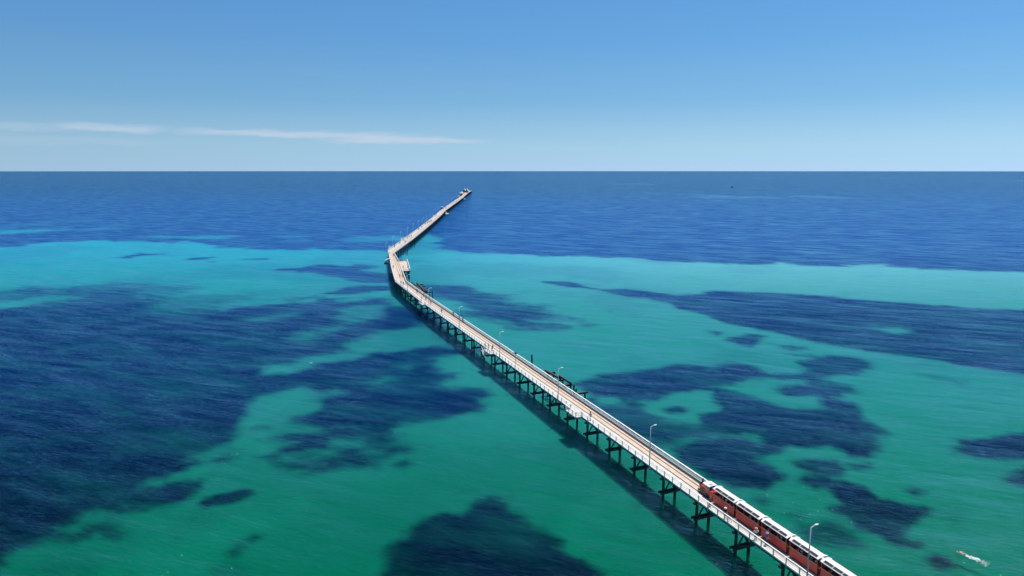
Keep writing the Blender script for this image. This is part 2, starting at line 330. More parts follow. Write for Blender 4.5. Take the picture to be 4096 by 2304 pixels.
 (1,0.70,0.008,[(-31.9,331.5),(-21.9,333.0),(-20.1,324.5),(-29.5,324.5)]),
 (1,0.60,0.006,[(37.4,273.4),(42.7,272.4),(39.7,268.5)]),
 (1,0.50,0.010,[(5.9,283.6),(14.2,286.3),(19.1,281.0),(9.8,275.9)]),
 (1,1.00,0.007,[(74.3,224.5),(82.8,232.5),(87.7,230.7),(81.0,218.0),(77.3,211.8),(73.6,214.8)]),
 (1,0.85,0.007,[(84.2,218.0),(89.6,215.4),(95.1,211.8),(88.9,210.0)]),
 (1,0.85,0.006,[(69.2,236.9),(74.7,235.1),(71.3,230.7)]),
 (1,0.50,0.006,[(82.2,204.5),(87.8,201.7),(94.1,197.7),(93.3,205.9)]),
 (1,0.95,0.011,[(62.0,190.5),(66.0,192.7),(69.2,189.5),(72.8,185.0),(79.6,184.1),(84.0,189.5),(83.5,196.2),(89.4,197.2),(96.6,203.4),(101.8,202.4),(106.5,195.3),(104.0,191.4),(98.2,184.1),(90.9,185.0),(84.5,182.4),(83.4,176.6),(89.0,171.8),(87.0,169.6),(83.0,170.3),(81.8,166.6),(78.2,168.1),(70.3,165.9),(68.5,169.3),(72.2,171.8),(79.6,173.4),(80.5,179.0),(71.1,180.7),(64.6,182.4)]),
 (1,1.00,0.011,[(13.1,175.8),(16.2,176.6),(23.5,184.1),(40.3,191.0),(48.7,192.4),(53.3,189.5),(57.2,185.0),(61.0,177.4),(59.2,175.0),(53.1,174.2),(50.7,171.1),(43.0,168.8),(37.0,163.1),(34.0,161.7),(28.2,165.2),(21.2,165.2),(17.1,171.1)]),
 (1,0.85,0.012,[(19.8,165.2),(21.3,158.3),(26.9,157.0),(27.7,162.4),(31.5,158.3),(31.3,152.6),(34.7,148.4),(37.5,146.1),(42.9,141.7),(41.2,138.6),(35.7,138.8),(31.1,135.5),(29.2,133.6),(25.6,141.7),(21.9,153.2),(18.4,161.0)]),
 (1,1.00,0.010,[(52.9,170.3),(58.4,165.2),(62.9,161.0),(66.7,157.0),(73.8,155.1),(78.5,163.5),(81.3,159.6),(82.5,153.2),(81.7,148.4),(82.1,142.8),(79.8,140.1),(75.9,140.1),(77.1,133.6),(75.0,129.0),(71.1,127.2),(66.8,128.1),(66.1,133.6),(59.4,134.1),(55.8,137.5),(54.7,142.2),(48.5,141.7),(44.1,146.1),(43.2,152.0),(47.9,153.2),(51.5,162.4)]),
 (1,0.90,0.009,[(36.2,155.1),(39.9,157.7),(41.8,155.7),(39.9,152.6),(36.5,152.6)]),
 (1,0.95,0.011,[(33.7,127.2),(35.2,130.3),(38.6,134.6),(44.4,136.0),(48.3,135.1),(51.3,132.7),(55.6,134.1),(54.0,130.8),(51.6,128.5),(48.2,127.2),(49.5,124.6),(50.1,119.8),(47.9,116.0),(45.1,114.5),(40.0,115.2),(37.3,122.1),(34.0,125.5)]),
 (1,0.40,0.010,[(32.7,135.5),(35.2,136.5),(36.2,132.7),(33.5,132.7)]),
 (1,0.95,0.009,[(54.6,125.9),(58.2,126.8),(63.8,126.3),(63.2,121.3),(60.7,119.8),(57.5,120.9),(55.2,123.0)]),
 (1,0.85,0.008,[(65.0,124.6),(69.5,124.8),(68.8,123.0),(65.4,122.1)]),
 (1,0.90,0.009,[(52.7,117.5),(54.9,119.0),(58.7,118.2),(58.3,116.0),(54.4,114.7)]),
 (1,1.00,0.010,[(57.0,113.8),(60.7,116.7),(62.6,115.2),(63.2,111.7),(60.1,109.0),(65.3,109.3),(70.7,107.7),(70.2,105.2),(64.9,101.6),(62.2,99.9),(60.9,97.7),(62.9,96.1),(61.2,94.7),(57.8,95.6),(57.0,98.2),(54.6,100.5),(54.8,104.6),(53.5,107.1),(57.3,108.4)]),
 (1,0.80,0.014,[(45.8,100.8),(51.0,102.8),(52.5,102.2),(53.8,98.8),(53.3,95.6),(49.2,95.1),(45.9,96.6),(45.9,99.3)]),
 (1,0.90,0.008,[(70.0,113.4),(72.3,114.1),(73.1,113.1),(70.7,111.6)]),
 (1,0.95,0.008,[(61.0,92.1),(62.8,92.8),(63.9,91.6),(63.2,89.7),(60.8,89.2),(60.4,90.7)]),
 (1,1.00,0.009,[(94.1,137.5),(100.3,138.0),(107.7,140.1),(111.1,140.6),(123.2,139.6),(109.5,123.0),(100.5,126.3),(96.0,126.3),(91.9,126.8),(88.2,129.4),(88.7,131.7),(94.1,134.6)]),
 (1,1.00,0.009,[(89.4,118.2),(93.9,120.9),(97.7,122.6),(108.8,122.1),(100.2,111.7),(91.8,114.5),(89.4,116.6)]),
 (1,0.60,0.009,[(42.1,110.2),(44.2,111.1),(44.4,109.7),(42.6,108.5)]),
 (1,0.45,0.012,[(45.7,104.6),(48.2,105.5),(46.6,103.1)]),
 (1,0.35,0.012,[(71.1,104.0),(73.2,104.3),(71.9,102.8)]),
 (1,0.50,0.008,[(113.1,183.6),(117.7,182.4),(123.0,176.6),(118.8,174.6),(115.1,179.9)]),
 (1,0.40,0.012,[(4.9,101.6),(7.6,98.2),(9.8,94.1),(12.3,89.7),(12.9,86.2),(10.2,84.5),(5.3,86.6),(4.1,96.1)]),
]

# ------------------------------------------------------------------ sea: sand and seagrass map (world metres; 1 = seagrass, 0 = sand)
def vnoise(x, y, seed):
    xi = np.floor(x).astype(np.int64); yi = np.floor(y).astype(np.int64); fx = x - xi; fy = y - yi
    fx = fx * fx * (3 - 2 * fx); fy = fy * fy * (3 - 2 * fy)
    def h(a, b):
        n = (a * 374761393 + b * 668265263 + seed * 1442695041) & 0x7fffffff
        n = ((n ^ (n >> 13)) * 1274126177) & 0x7fffffff
        return ((n ^ (n >> 16)) & 0xffff) / 65535.0
    return (h(xi, yi) * (1 - fx) + h(xi + 1, yi) * fx) * (1 - fy) + (h(xi, yi + 1) * (1 - fx) + h(xi + 1, yi + 1) * fx) * fy
def fbm(x, y, wl, r, seed, lim=.25):
    """sum of octaves starting at wavelength wl; octaves longer than lim*r fade out"""
    s = np.zeros_like(x); tot = np.zeros_like(x); a = 1.0; k = 0
    while wl > 1.0 and k < 9:
        g = np.clip(lim * r / wl, 0, 1) ** 2 * a
        s += g * (vnoise(x / wl, y / wl, seed + k) - .5); tot += g; wl *= .5; a *= .62; k += 1
    return s / np.maximum(tot, 1e-6)
def sgn_dist(px, py, poly):
    n = len(poly); d2 = np.full(px.shape, 1e18); ins = np.zeros(px.shape, bool)
    for i in range(n):
        x0, y0 = poly[i]; x1, y1 = poly[(i + 1) % n]
        ex, ey = x1 - x0, y1 - y0; L = ex * ex + ey * ey + 1e-9
        t = np.clip(((px - x0) * ex + (py - y0) * ey) / L, 0, 1)
        d2 = np.minimum(d2, (px - x0 - t * ex) ** 2 + (py - y0 - t * ey) ** 2)
        c = ((y0 > py) != (y1 > py)) & (px < ex * (py - y0) / (ey if abs(ey) > 1e-9 else 1e-9) + x0)
        ins ^= c
    return np.where(ins, 1, -1) * np.sqrt(d2)

az_f = np.radians(np.linspace(-52, 52, 760)); az_c = np.radians(np.linspace(52, 308, 90))[1:-1]
AZ = np.concatenate([az_f, az_c]); NA = len(AZ)
RR_ = np.concatenate([[.5], np.exp(np.linspace(math.log(12), math.log(60000), 620))]); NR = len(RR_)
GX = (RR_[:, None] * np.sin(AZ)[None, :]).ravel(); GY = (RR_[:, None] * np.cos(AZ)[None, :]).ravel(); GR = np.repeat(RR_, NA)
wn = fbm(GX, GY, 64.0, GR, 11, .22)
wn2 = fbm(GX + 500, GY * 1.6, 20.0, GR, 31, .10)
GW = np.zeros(GX.shape)
front = (GY > 5) & (np.abs(GX) < GY * 1.6)
for val, st, soft, poly in SEAGRASS:
    xs = [p[0] for p in poly]; ys = [p[1] for p in poly]; rm = math.hypot(sum(xs) / len(xs), sum(ys) / len(ys))
    pad = soft * rm * 12
    idx = np.where(front & (GX > min(xs) - pad) & (GX < max(xs) + pad) & (GY > min(ys) - pad) & (GY < max(ys) + pad))[0]
    if not len(idx): continue
    d = sgn_dist(GX[idx], GY[idx], poly); s = 1.3 * soft * np.minimum(GR[idx], 1500)
    size = math.sqrt((max(xs) - min(xs)) * (max(ys) - min(ys))); amp = min(1.0, .10 * size / (soft * min(rm, 1500)))
    v = d / s + (wn[idx] * 3.4 + wn2[idx] * 3.4) * amp + .35
    m = np.clip(v * .5 + .5, 0, 1); m = m * m * (3 - 2 * m) * st
    GW[idx] = GW[idx] * (1 - m) + val * m
GW[~front] = np.clip(.4 + 3 * wn[~front], 0, 1)
# long pale streaks over the far deep part
far = GR > 450
fs = fbm(GX * .35, GY * .22, 160.0, GR, 77, .6)
GW[far] = np.clip(GW[far] - np.clip(fs[far] * 3.4 - .55, 0, .5) * np.clip((GR[far] - 450) / 500, 0, 1), 0, 1)
GW[GR > 6500] = 1.0
patch = fbm(GX, GY, 48.0, GR, 55, .3) * 1.3

BED = -1.8      # apparent depth of the bottom
wmesh = bpy.data.meshes.new('seabed')
nv = NR * NA
wmesh.vertices.add(nv)
wmesh.vertices.foreach_set('co', np.stack([GX, GY, np.full(nv, BED)], 1).ravel())
ii, jj = np.meshgrid(np.arange(NR - 1), np.arange(NA), indexing='ij'); j2 = (jj + 1) % NA
q = np.stack([ii * NA + jj, ii * NA + j2, (ii + 1) * NA + j2, (ii + 1) * NA + jj], -1).reshape(-1, 4)[:, ::-1]
nf = len(q)
wmesh.loops.add(nf * 4); wmesh.loops.foreach_set('vertex_index', np.ascontiguousarray(q).ravel().astype(np.int32))
wmesh.polygons.add(nf); wmesh.polygons.foreach_set('loop_start', np.arange(0, nf * 4, 4, dtype=np.int32))
wmesh.update(calc_edges=True); wmesh.shade_smooth()
for nm_, arr in (('seagrass', GW), ('mottle', patch + .5)):
    at_ = wmesh.attributes.new(nm_, 'FLOAT', 'POINT'); at_.data.foreach_set('value', arr.astype(np.float32))
seabed = bpy.data.objects.new('seabed', wmesh); col.objects.link(seabed)
tag(seabed, kind='structure')

wm = bpy.data.materials.new('sand_and_seagrass'); wm.use_nodes = True; t = wm.node_tree; t.nodes.remove(t.nodes['Principled BSDF'])
def n_(ty, **kw):
    n = t.nodes.new(ty)
    for k, v in kw.items(): setattr(n, k, v)
    return n
def m_(op, a, b=None, c=None):
    n = n_('ShaderNodeMath', operation=op)
    for i, v in enumerate((a, b, c)):
        if v is None: continue
        if isinstance(v, (int, float)): n.inputs[i].default_value = v
        else: t.links.new(v, n.inputs[i])
    return n.outputs[0]
def rng(v, a, b, c=0.0, d=1.0, sm=True):
    n = n_('ShaderNodeMapRange'); n.interpolation_type = 'SMOOTHSTEP' if sm else 'LINEAR'
    t.links.new(v, n.inputs[0])
    for i, x in enumerate((a, b, c, d)): n.inputs[i + 1].default_value = x
    return n.outputs[0]
def mixc(f, a, b):
    n = n_('ShaderNodeMix', data_type='RGBA')
    if isinstance(f, float): n.inputs[0].default_value = f
    else: t.links.new(f, n.inputs[0])
    for i, x in ((6, a), (7, b)):
        if isinstance(x, tuple): n.inputs[i].default_value = (*x, 1)
        else: t.links.new(x, n.inputs[i])
    return n.outputs[2]
geo = n_('ShaderNodeNewGeometry'); pos = geo.outputs['Position']
sep = n_('ShaderNodeSeparateXYZ'); t.links.new(pos, sep.inputs[0])
wv = n_('ShaderNodeAttribute', attribute_name='seagrass').outputs['Fac']
mo = n_('ShaderNodeAttribute', attribute_name='mottle').outputs['Fac']
def noise(scale_vec, rot, detail=4, rough=.55, scale=1.0, dist=0.0):
    mp = n_('ShaderNodeMapping'); mp.inputs['Rotation'].default_value = (0, 0, rot); mp.inputs['Scale'].default_value = scale_vec
    t.links.new(pos, mp.inputs[0])
    # Mapping (point) scales, then rotates: rotate first with a second node
    mp.inputs['Scale'].default_value = (1, 1, 1)
    m2 = n_('ShaderNodeMapping'); m2.inputs['Scale'].default_value = scale_vec; t.links.new(mp.outputs[0], m2.inputs[0])
    nn = n_('ShaderNodeTexNoise'); nn.inputs['Scale'].default_value = scale; nn.inputs['Detail'].default_value = detail
    nn.inputs['Roughness'].default_value = rough; nn.inputs['Distortion'].default_value = dist
    t.links.new(m2.outputs[0], nn.inputs['Vector']); return nn.outputs[0]
CR = math.atan2(.42, .906)          # crests run along (.906,-.42)
edge = noise((.10, .30, .3), CR, 7, .7)
wv2 = rng(m_('ADD', wv, m_('MULTIPLY', m_('SUBTRACT', edge, .5), 1.15)), -.05, 1.05)
wv2 = m_('ADD', m_('MULTIPLY', wv2, .75), m_('MULTIPLY', wv, .25))
ry = sep.outputs[1]
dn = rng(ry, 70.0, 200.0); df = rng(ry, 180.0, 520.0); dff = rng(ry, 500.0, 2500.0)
sand = mixc(df, mixc(dn, SAND0, SAND1), mixc(rng(sep.outputs[0], -150.0, 200.0), SAND2, SAND_GLITTER))  # far sand pales to the right: sun glitter painted into its colour
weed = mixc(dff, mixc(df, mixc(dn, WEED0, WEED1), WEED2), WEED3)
sand = mixc(rng(mo, .30, .62, .35, 0.0), sand, mixc(.5, sand, weed))
wmot = rng(noise((.035, .09, .1), CR, 6, .65), .40, .74, 0.0, .26)
weed = mixc(wmot, weed, sand)
base = mixc(wv2, sand, weed)
def waves():
    w1 = noise((.55, 1.70, 1), CR, 5, .68, dist=.4)
    w2 = noise((.060, .25, 1), CR - .05, 3, .55, dist=.5)
    w3 = noise((.018, .070, 1), CR + .10, 3, .55, dist=.4)
    w0 = noise((3.0, 6.0, 1), CR + .35, 3, .7)
    hgt = m_('ADD', m_('ADD', m_('MULTIPLY', w1, .55), m_('MULTIPLY', w2, 1.1)), m_('ADD', m_('MULTIPLY', w3, 2.2), m_('MULTIPLY', w0, .16)))
    return w0, w1, w2, w3, hgt
w0, w1, w2, w3, hgt = waves()
bmp2 = n_('ShaderNodeBump'); bmp2.inputs['Strength'].default_value = 1.0; bmp2.inputs['Distance'].default_value = WAVE * 3.2
t.links.new(hgt, bmp2.inputs['Height'])
# light scattered back out of the water body (soft-edged shadows) under a rippled, partly mirroring surface
body = n_('ShaderNodeSubsurfaceScattering', falloff='BURLEY') if SSS else n_('ShaderNodeBsdfDiffuse')
if SSS:
    body.inputs['Scale'].default_value = SSS; body.inputs['Radius'].default_value = (.6, 1.0, 1.0)
t.links.new(base, body.inputs['Color']); t.links.new(bmp2.outputs[0], body.inputs['Normal'])
t.links.new(body.outputs[0], t.nodes['Material Output'].inputs['Surface'])
wmesh.materials.append(wm)
# the surface itself: a clear rippled sheet, part mirror, part window
sm_ = bpy.data.materials.new('sea_surface'); sm_.use_nodes = True; t = sm_.node_tree; t.nodes.remove(t.nodes['Principled BSDF'])
pos = n_('ShaderNodeNewGeometry').outputs['Position']
w0, w1, w2, w3, hgt = waves()
bmp = n_('ShaderNodeBump'); bmp.inputs['Strength'].default_value = 1.0; bmp.inputs['Distance'].default_value = WAVE
t.links.new(hgt, bmp.inputs['Height'])
# sparse white flecks, sun glints painted into the surface colour
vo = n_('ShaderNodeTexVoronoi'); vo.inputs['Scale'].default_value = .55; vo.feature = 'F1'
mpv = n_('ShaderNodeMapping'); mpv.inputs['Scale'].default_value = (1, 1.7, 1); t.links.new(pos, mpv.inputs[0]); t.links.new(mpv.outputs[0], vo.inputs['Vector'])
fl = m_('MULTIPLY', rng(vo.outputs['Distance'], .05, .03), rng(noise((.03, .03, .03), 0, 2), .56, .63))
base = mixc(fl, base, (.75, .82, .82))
gl = n_('ShaderNodeBsdfGlossy'); gl.inputs['Roughness'].default_value = GROUGH; gl.inputs['Color'].default_value = (.46, .76, 1.0, 1)
t.links.new(bmp.outputs[0], gl.inputs['Normal'])
fr = n_('ShaderNodeFresnel'); fr.inputs['IOR'].default_value = 1.333; t.links.new(bmp.outputs[0], fr.inputs['Normal'])
# wave slopes hide the grazing mirror: effective reflectance of a rippled sea levels off
eff = m_('DIVIDE', m_('MULTIPLY', fr.outputs[0], FK), m_('MULTIPLY_ADD', fr.outputs[0], FD, 1.0))
# ripples ride on the backs of the waves: more mirror there, less in the hollows
rip = m_('ADD', m_('ADD', m_('MULTIPLY', w1, .48), m_('MULTIPLY', w0, .36)), m_('ADD', m_('MULTIPLY', w2, .36), m_('MULTIPLY', w3, .16)))
ripn = rng(rip, .57, .81, .15, RIP, sm=False)
ripn = m_('POWER', ripn, 1.4)
eff = m_('MINIMUM', m_('MULTIPLY', eff, ripn), .8)
ms = n_('ShaderNodeMixShader'); t.links.new(eff, ms.inputs[0]); # light scattered inside the water itself, bluer where it is deeper
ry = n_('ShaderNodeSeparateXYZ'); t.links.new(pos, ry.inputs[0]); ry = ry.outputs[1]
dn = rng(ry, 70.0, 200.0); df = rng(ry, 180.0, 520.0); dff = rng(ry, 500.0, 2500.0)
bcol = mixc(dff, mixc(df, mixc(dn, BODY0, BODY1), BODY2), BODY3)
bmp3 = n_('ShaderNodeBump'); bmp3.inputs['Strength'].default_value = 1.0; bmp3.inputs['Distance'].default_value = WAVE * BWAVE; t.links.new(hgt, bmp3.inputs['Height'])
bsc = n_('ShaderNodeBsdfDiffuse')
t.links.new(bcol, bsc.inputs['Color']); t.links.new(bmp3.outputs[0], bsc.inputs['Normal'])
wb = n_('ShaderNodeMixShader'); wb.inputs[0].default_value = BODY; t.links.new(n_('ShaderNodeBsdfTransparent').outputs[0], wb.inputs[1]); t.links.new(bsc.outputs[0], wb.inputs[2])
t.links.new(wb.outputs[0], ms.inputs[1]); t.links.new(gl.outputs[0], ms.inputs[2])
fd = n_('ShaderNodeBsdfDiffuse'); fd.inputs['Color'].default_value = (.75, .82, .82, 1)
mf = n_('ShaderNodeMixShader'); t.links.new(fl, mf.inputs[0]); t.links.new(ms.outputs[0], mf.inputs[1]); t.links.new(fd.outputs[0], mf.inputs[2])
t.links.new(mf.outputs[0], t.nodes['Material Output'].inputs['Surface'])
m_b = MB(); rr_ = [20 * 1.5 ** i for i in range(20)] + [62000.0]; na = 72
m_b.v = [(0, 0, 0)] + [(r_ * math.sin(2 * math.pi * k / na), r_ * math.cos(2 * math.pi * k / na), 0) for r_ in rr_ for k in range(na)]
m_b.f = [(0, 1 + (k + 1) % na, 1 + k) for k in range(na)] + [(1 + i * na + k, 1 + i * na + (k + 1) % na, 1 + (i + 1) * na + (k + 1) % na, 1 + (i + 1) * na + k) for i in range(len(rr_) - 1) for k in range(na)]
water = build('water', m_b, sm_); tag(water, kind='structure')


# ------------------------------------------------------------------ the jetty: layout in world metres
DZ = 4.3                                                   # deck level above the water
A0 = Vector((11.746, 146.178)); dA = Vector((.37025, -.92893)); nA = Vector((.92893, .37025))
RZA = math.atan2(-dA.x, dA.y) + math.pi / 2                # unused helper angle
def WP(s, t_): p = A0 + dA * s + nA * t_; return (p.x, p.y)
# stations: (left deck edge, left rail, right deck edge)
LRT = [(84, -.6), (50, -.35), (15, 0.0), (-45, .2), (-125, .3), (-166, .5)]
def lr_t(s):
    for (s1, t1), (s0, t0) in zip(LRT, LRT[1:]):
        if s >= s0: return t1 + (t0 - t1) * (s1 - s) / (s1 - s0)
    return LRT[-1][1]
ST = [(WP(s, t_ - 1.95), WP(s, t_), WP(s, t_ + 2.3)) for s, t_ in LRT[:-1]]
NA_ = len(ST)
ST += [((-53.6, 308.5), (-49.9, 305.6), (-47.6, 303.6))]
iB = len(ST) - 1
ST += [((-60.9, 342.6), (-57.9, 342.0), (-55.6, 341.3)), ((-68.4, 379.4), (-65.6, 379.0), (-63.5, 378.2)), ((-74.7, 411), (-72.3, 408), (-70.1, 406)), ((-77.9, 427), (-74.9, 424), (-72.3, 419.5))]
iC = len(ST) - 1
ST += [((-79.0, 503), (-76.4, 503), (-72.9, 503)), ((-81.0, 600), (-78.3, 600), (-75.0, 600)), ((-83.7, 700), (-80.9, 700), (-77.6, 700)), ((-86.3, 780), (-83.4, 780), (-80.2, 780)), ((-89.4, 860), (-86.5, 860), (-83.6, 860)),
       ((-92.3, 1000), (-89.4, 1000), (-86.2, 1000)), ((-94.0, 1100), (-91.0, 1100), (-87.6, 1100)), ((-98.0, 1300), (-94.9, 1300), (-91.6, 1300)), ((-103.4, 1480), (-100.0, 1480), (-96.6, 1480)), ((-107.2, 1600), (-103.2, 1600), (-99.4, 1600)), ((-108.6, 1730), (-104.6, 1730), (-100.9, 1730))]
def lerp2(a, b, u): return (a[0] + (b[0] - a[0]) * u, a[1] + (b[1] - a[1]) * u)
def plen(a, b): return math.hypot(b[0] - a[0], b[1] - a[1])
CUM = [0.0]
for a, b in zip(ST, ST[1:]): CUM.append(CUM[-1] + plen(a[1], b[1]))
def station(L):
    """cross-section at running length L measured from the near end"""
    for i in range(len(ST) - 1):
        if L <= CUM[i + 1] or i == len(ST) - 2:
            u = (L - CUM[i]) / (CUM[i + 1] - CUM[i]); return tuple(lerp2(ST[i][k], ST[i + 1][k], u) for k in range(3))
def L_of_s(s): return 84 - s                                # along the near straight
def strip(mb, k0, o0, k1, o1, z0, z1, i0=0, i1=None, step=4.0):
    """long box following the jetty between line k0 shifted o0 and line k1 shifted o1 (shift to the right)"""
    i1 = len(ST) - 1 if i1 is None else i1
    rows = []
    if mb.uv is None: mb.uv = []
    for i in range(i0, i1):
        n = max(1, int(plen(ST[i][1], ST[i + 1][1]) / 40))
        for j in range(n + (1 if i == i1 - 1 else 0)): rows.append(station(CUM[i] + (CUM[i + 1] - CUM[i]) * j / n) + (CUM[i] + (CUM[i + 1] - CUM[i]) * j / n,))
    b0 = len(mb.v)
    for r in rows:
        ax = Vector((r[2][0] - r[0][0], r[2][1] - r[0][1])).normalized()
        p = (r[k0][0] + ax.x * o0, r[k0][1] + ax.y * o0); q_ = (r[k1][0] + ax.x * o1, r[k1][1] + ax.y * o1)
        wdt = plen(p, q_)
        for pt, z, v_ in ((p, z0, 0), (q_, z0, wdt), (q_, z1, wdt), (p, z1, 0)):
            mb.v.append((pt[0], pt[1], z)); mb.uv.append((r[3], v_ + (2.0 if k0 else 0)))
    for i in range(len(rows) - 1):
        a = b0 + i * 4; c = a + 4
        mb.f += [(a, c, c + 1, a + 1), (a + 3, a + 2, c + 2, c + 3), (a, a + 3, c + 3, c), (a + 1, c + 1, c + 2, a + 2)]
    mb.f += [(b0, b0 + 1, b0 + 2, b0 + 3), (len(mb.v) - 4, len(mb.v) - 1, len(mb.v) - 2, len(mb.v) - 3)]
    return mb

J0 = (*WP(0, 0), 0.0)
jetty = empty('jetty', J0)
tag(jetty, 'long narrow timber jetty with rails set in its deck, running out over the sea', 'jetty')
def jpart(name, mb, m, parent=None, smooth=False):
    o = build(name, mb, m, parent or jetty, smooth, org=J0)
    return o
jpart('walkway_deck', strip(MB(), 0, 0, 1, -.10, DZ - .10, DZ, 0, iB), M['walk'])
jpart('track_deck', strip(MB(), 1, -.10, 2, 0, DZ - .10, DZ, 0, iB), M['track'])
jpart('walkway_deck', strip(MB(), 0, 0, 1, -.10, DZ - .10, DZ, iB), M['far'])
jpart('track_deck', strip(MB(), 1, -.10, 2, 0, DZ - .10, DZ, iB), M['track'])
tr_end = len(ST) - 2
for off in (0.0, 1.15):
    jpart('rail', strip(MB(), 1, off - .09, 1, off + .09, DZ - .02, DZ + .02, 0, tr_end), M['rail'])
for k, o0, o1 in ((0, .10, .42), (2, -.42, -.10), (1, -.2, .1), (1, 1.0, 1.3)):
    jpart('deck_beam', strip(MB(), k, o0, k, o1, DZ - .52, DZ - .10), M['fascia'])
jpart('edge_board', strip(MB(), 0, -.06, 0, .10, DZ - .13, DZ + .09), M['white'])
jpart('kerb', strip(MB(), 2, -.24, 2, .02, DZ + .003, DZ + .24), M['kerb'])

# pile bents, one every 9.15 m
BENT = 9.15
def bent(L, into=None):
    le, lr, re = station(L); ax = Vector((re[0] - le[0], re[1] - le[1])); wdt = ax.length; ax.normalize(); al = Vector((-ax.y, ax.x))
    P3 = lambda o, f, z: (le[0] + ax.x * o + al.x * f, le[1] + ax.y * o + al.y * f, z)
    px = [.30, 2.65] + ([wdt - .3] if wdt > 4.6 else []) + ([wdt / 2 + 1.1] if wdt > 5.6 else [])
    cap = MB(); cap.beam(P3(-.35, .12, DZ - .68), P3(wdt + .3, .12, DZ - .68), .20, .30); cap.beam(P3(-.35, -.12, DZ - .685), P3(wdt + .3, -.12, DZ - .685), .20, .30)
    piles = []
    for o in px:
        m_b = MB(); jx = random.uniform(-.05, .05)
        m_b.cyl(P3(o + jx * 2, jx, -7.0), P3(o, 0, DZ - .53), .27, .225, 10); piles.append(m_b)
    wal = MB(); z = 1.25 + random.uniform(-.12, .12)
    for f in (-.34, .34): wal.beam(P3(-.45, f, z), P3(min(wdt + .1, 3.9), f, z + .04), .18, .36)
    br = MB(); br.beam(P3(.35, -.30, z + .25), P3(1.75, -.30, DZ - .62), .10, .24); br2 = MB(); br2.beam(P3(px[-1], .30, z + .25), P3(px[-1] - 1.35, .30, DZ - .62), .10, .24)
    if into is not None:
        for m_b in (cap, *piles, wal, br, br2):
            b0 = len(into.v); into.v += m_b.v; into.f += [tuple(i + b0 for i in f) for f in m_b.f]
        return
    c = jpart('headstock', cap, M['cap'])
    for m_b in piles: jpart('pile', m_b, M['pile'], c)
    jpart('waling', wal, M['pile'], c); jpart('knee_brace', br, M['pile'], c); jpart('knee_brace', br2, M['pile'], c)
bent_L = []
L = L_of_s(78.4 - .3)
while L < CUM[-1] - 1: bent_L.append(L); L += BENT
for L in bent_L[:100]: bent(L)
rest = MB()
for L in bent_L[100:]: bent(L, rest)
tag(jpart('headstock', rest, M['pile']), kind='stuff')

# ------------------------------------------------------------------ railings
ALLP = {}
def railing(pts, style, label, z=DZ, h=1.08, spacing=2.29, group=None, step_up=0.0, first_post=True, maxposts=100):
    """pts: polyline (x, y); one railing is a thing: top rail, lower rails, posts"""
    c = (pts[0][0], pts[0][1], z); r = empty('railing', c); tag(r, label, 'railing', group)
    loc = lambda p, zz: (p[0] - c[0], p[1] - c[1], zz)
    top, mid = MB(), MB()
    for a, b in zip(pts, pts[1:]):
        if style == 'left':
            top.beam(loc(a, h), loc(b, h), .17, .06)
            for zz in (.30, .70): mid.beam(loc(a, zz), loc(b, zz), .035, .05)
        elif style == 'right':
            top.beam(loc(a, h), loc(b, h), .24, .08)
            mid.beam(loc(a, .62), loc(b, .62), .09, .11); mid.beam(loc(a, .30), loc(b, .30), .12, .09)
        else:
            top.beam(loc(a, h), loc(b, h), .20, .09)
            for zz in (.25, .50, .75): mid.beam(loc(a, zz), loc(b, zz), .06, .11)
    build('top_rail', top, M['white'], r); build('lower_rails', mid, M['white'] if style != 'left' else M['whitegrey'], r)
    # posts
    posts = []; carry = 0.0 if first_post else spacing * .5
    for a, b in zip(pts, pts[1:]):
        l = plen(a, b); u = carry
        while u <= l + .01: posts.append((lerp2(a, b, u / l), math.atan2(b[1] - a[1], b[0] - a[0]))); u += spacing
        carry = u - l
    if plen(posts[-1][0], pts[-1]) > .5: posts.append((pts[-1], posts[-1][1]))
    posts.sort(key=lambda p: p[0][0] ** 2 + p[0][1] ** 2)
    def post(m_b, p, a):
        if style == 'left': m_b.box(loc(p, (h - .03 - .52) / 2), (.13, .11, h - .03 + .52), a)
        else: m_b.box(loc(p, (h - .04) / 2), (.14, .14, h - .04), a)
    pm = M['galv'] if style == 'left' else M['white']
    for p, a in posts[:maxposts]:
        m_b = MB(); post(m_b, p, a); build('post', m_b, pm, r)
    if len(posts) > maxposts:
        m_b = MB()
        for p, a in posts[maxposts:]: post(m_b, p, a)
        tag(build('post', m_b, pm, r), kind='stuff')
    return r
def edge_line(k, off, L0, L1, n=None):
    out_ = []
    cuts = [L0] + [c for c in CUM if L0 < c < L1] + [L1]
    for L in cuts:
        s3 = station(L); ax = Vector((s3[2][0] - s3[0][0], s3[2][1] - s3[0][1])).normalized()
        out_.append((s3[k][0] + ax.x * off, s3[k][1] + ax.y * off))
    return out_
LB, LC, LE_ = CUM[iB], CUM[iC], CUM[-1]
BAY = [(L_of_s(12.1), L_of_s(7.2)), (L_of_s(-40.8), L_of_s(-46.3)), (L_of_s(-116.3), L_of_s(-121.1))]
grpL = 'railings along the left edge of the near straight'
edgesL = [0.5] + [x for b in BAY for x in b] + [LB]
labsL = ['grey-posted railing beside the train, from the frame edge to the nearest white bay', 'grey-posted left railing between the nearest white bay and the stair landing', 'grey-posted left railing between the stair landing and the bay by the first bend', 'short grey-posted left railing between the farthest bay and the first bend']
for i in range(4):
    if i == 2:                                             # 76 m, more than one straight
        pass
    railing(edge_line(0, -.09, edgesL[2*i], edgesL[2*i+1]), 'left', labsL[i], group=grpL)
LG = L_of_s(49.2)
railing(edge_line(2, -.11, 0.5, LG - 1.0), 'right', 'white timber railing on the right edge behind the train carriages')
Lmid = L_of_s(-3.6)
railing(edge_line(2, -.11, LG, Lmid - .15), 'right', 'white timber right railing from the locomotive to the gap by the old piles')
Lm2 = L_of_s(-60)
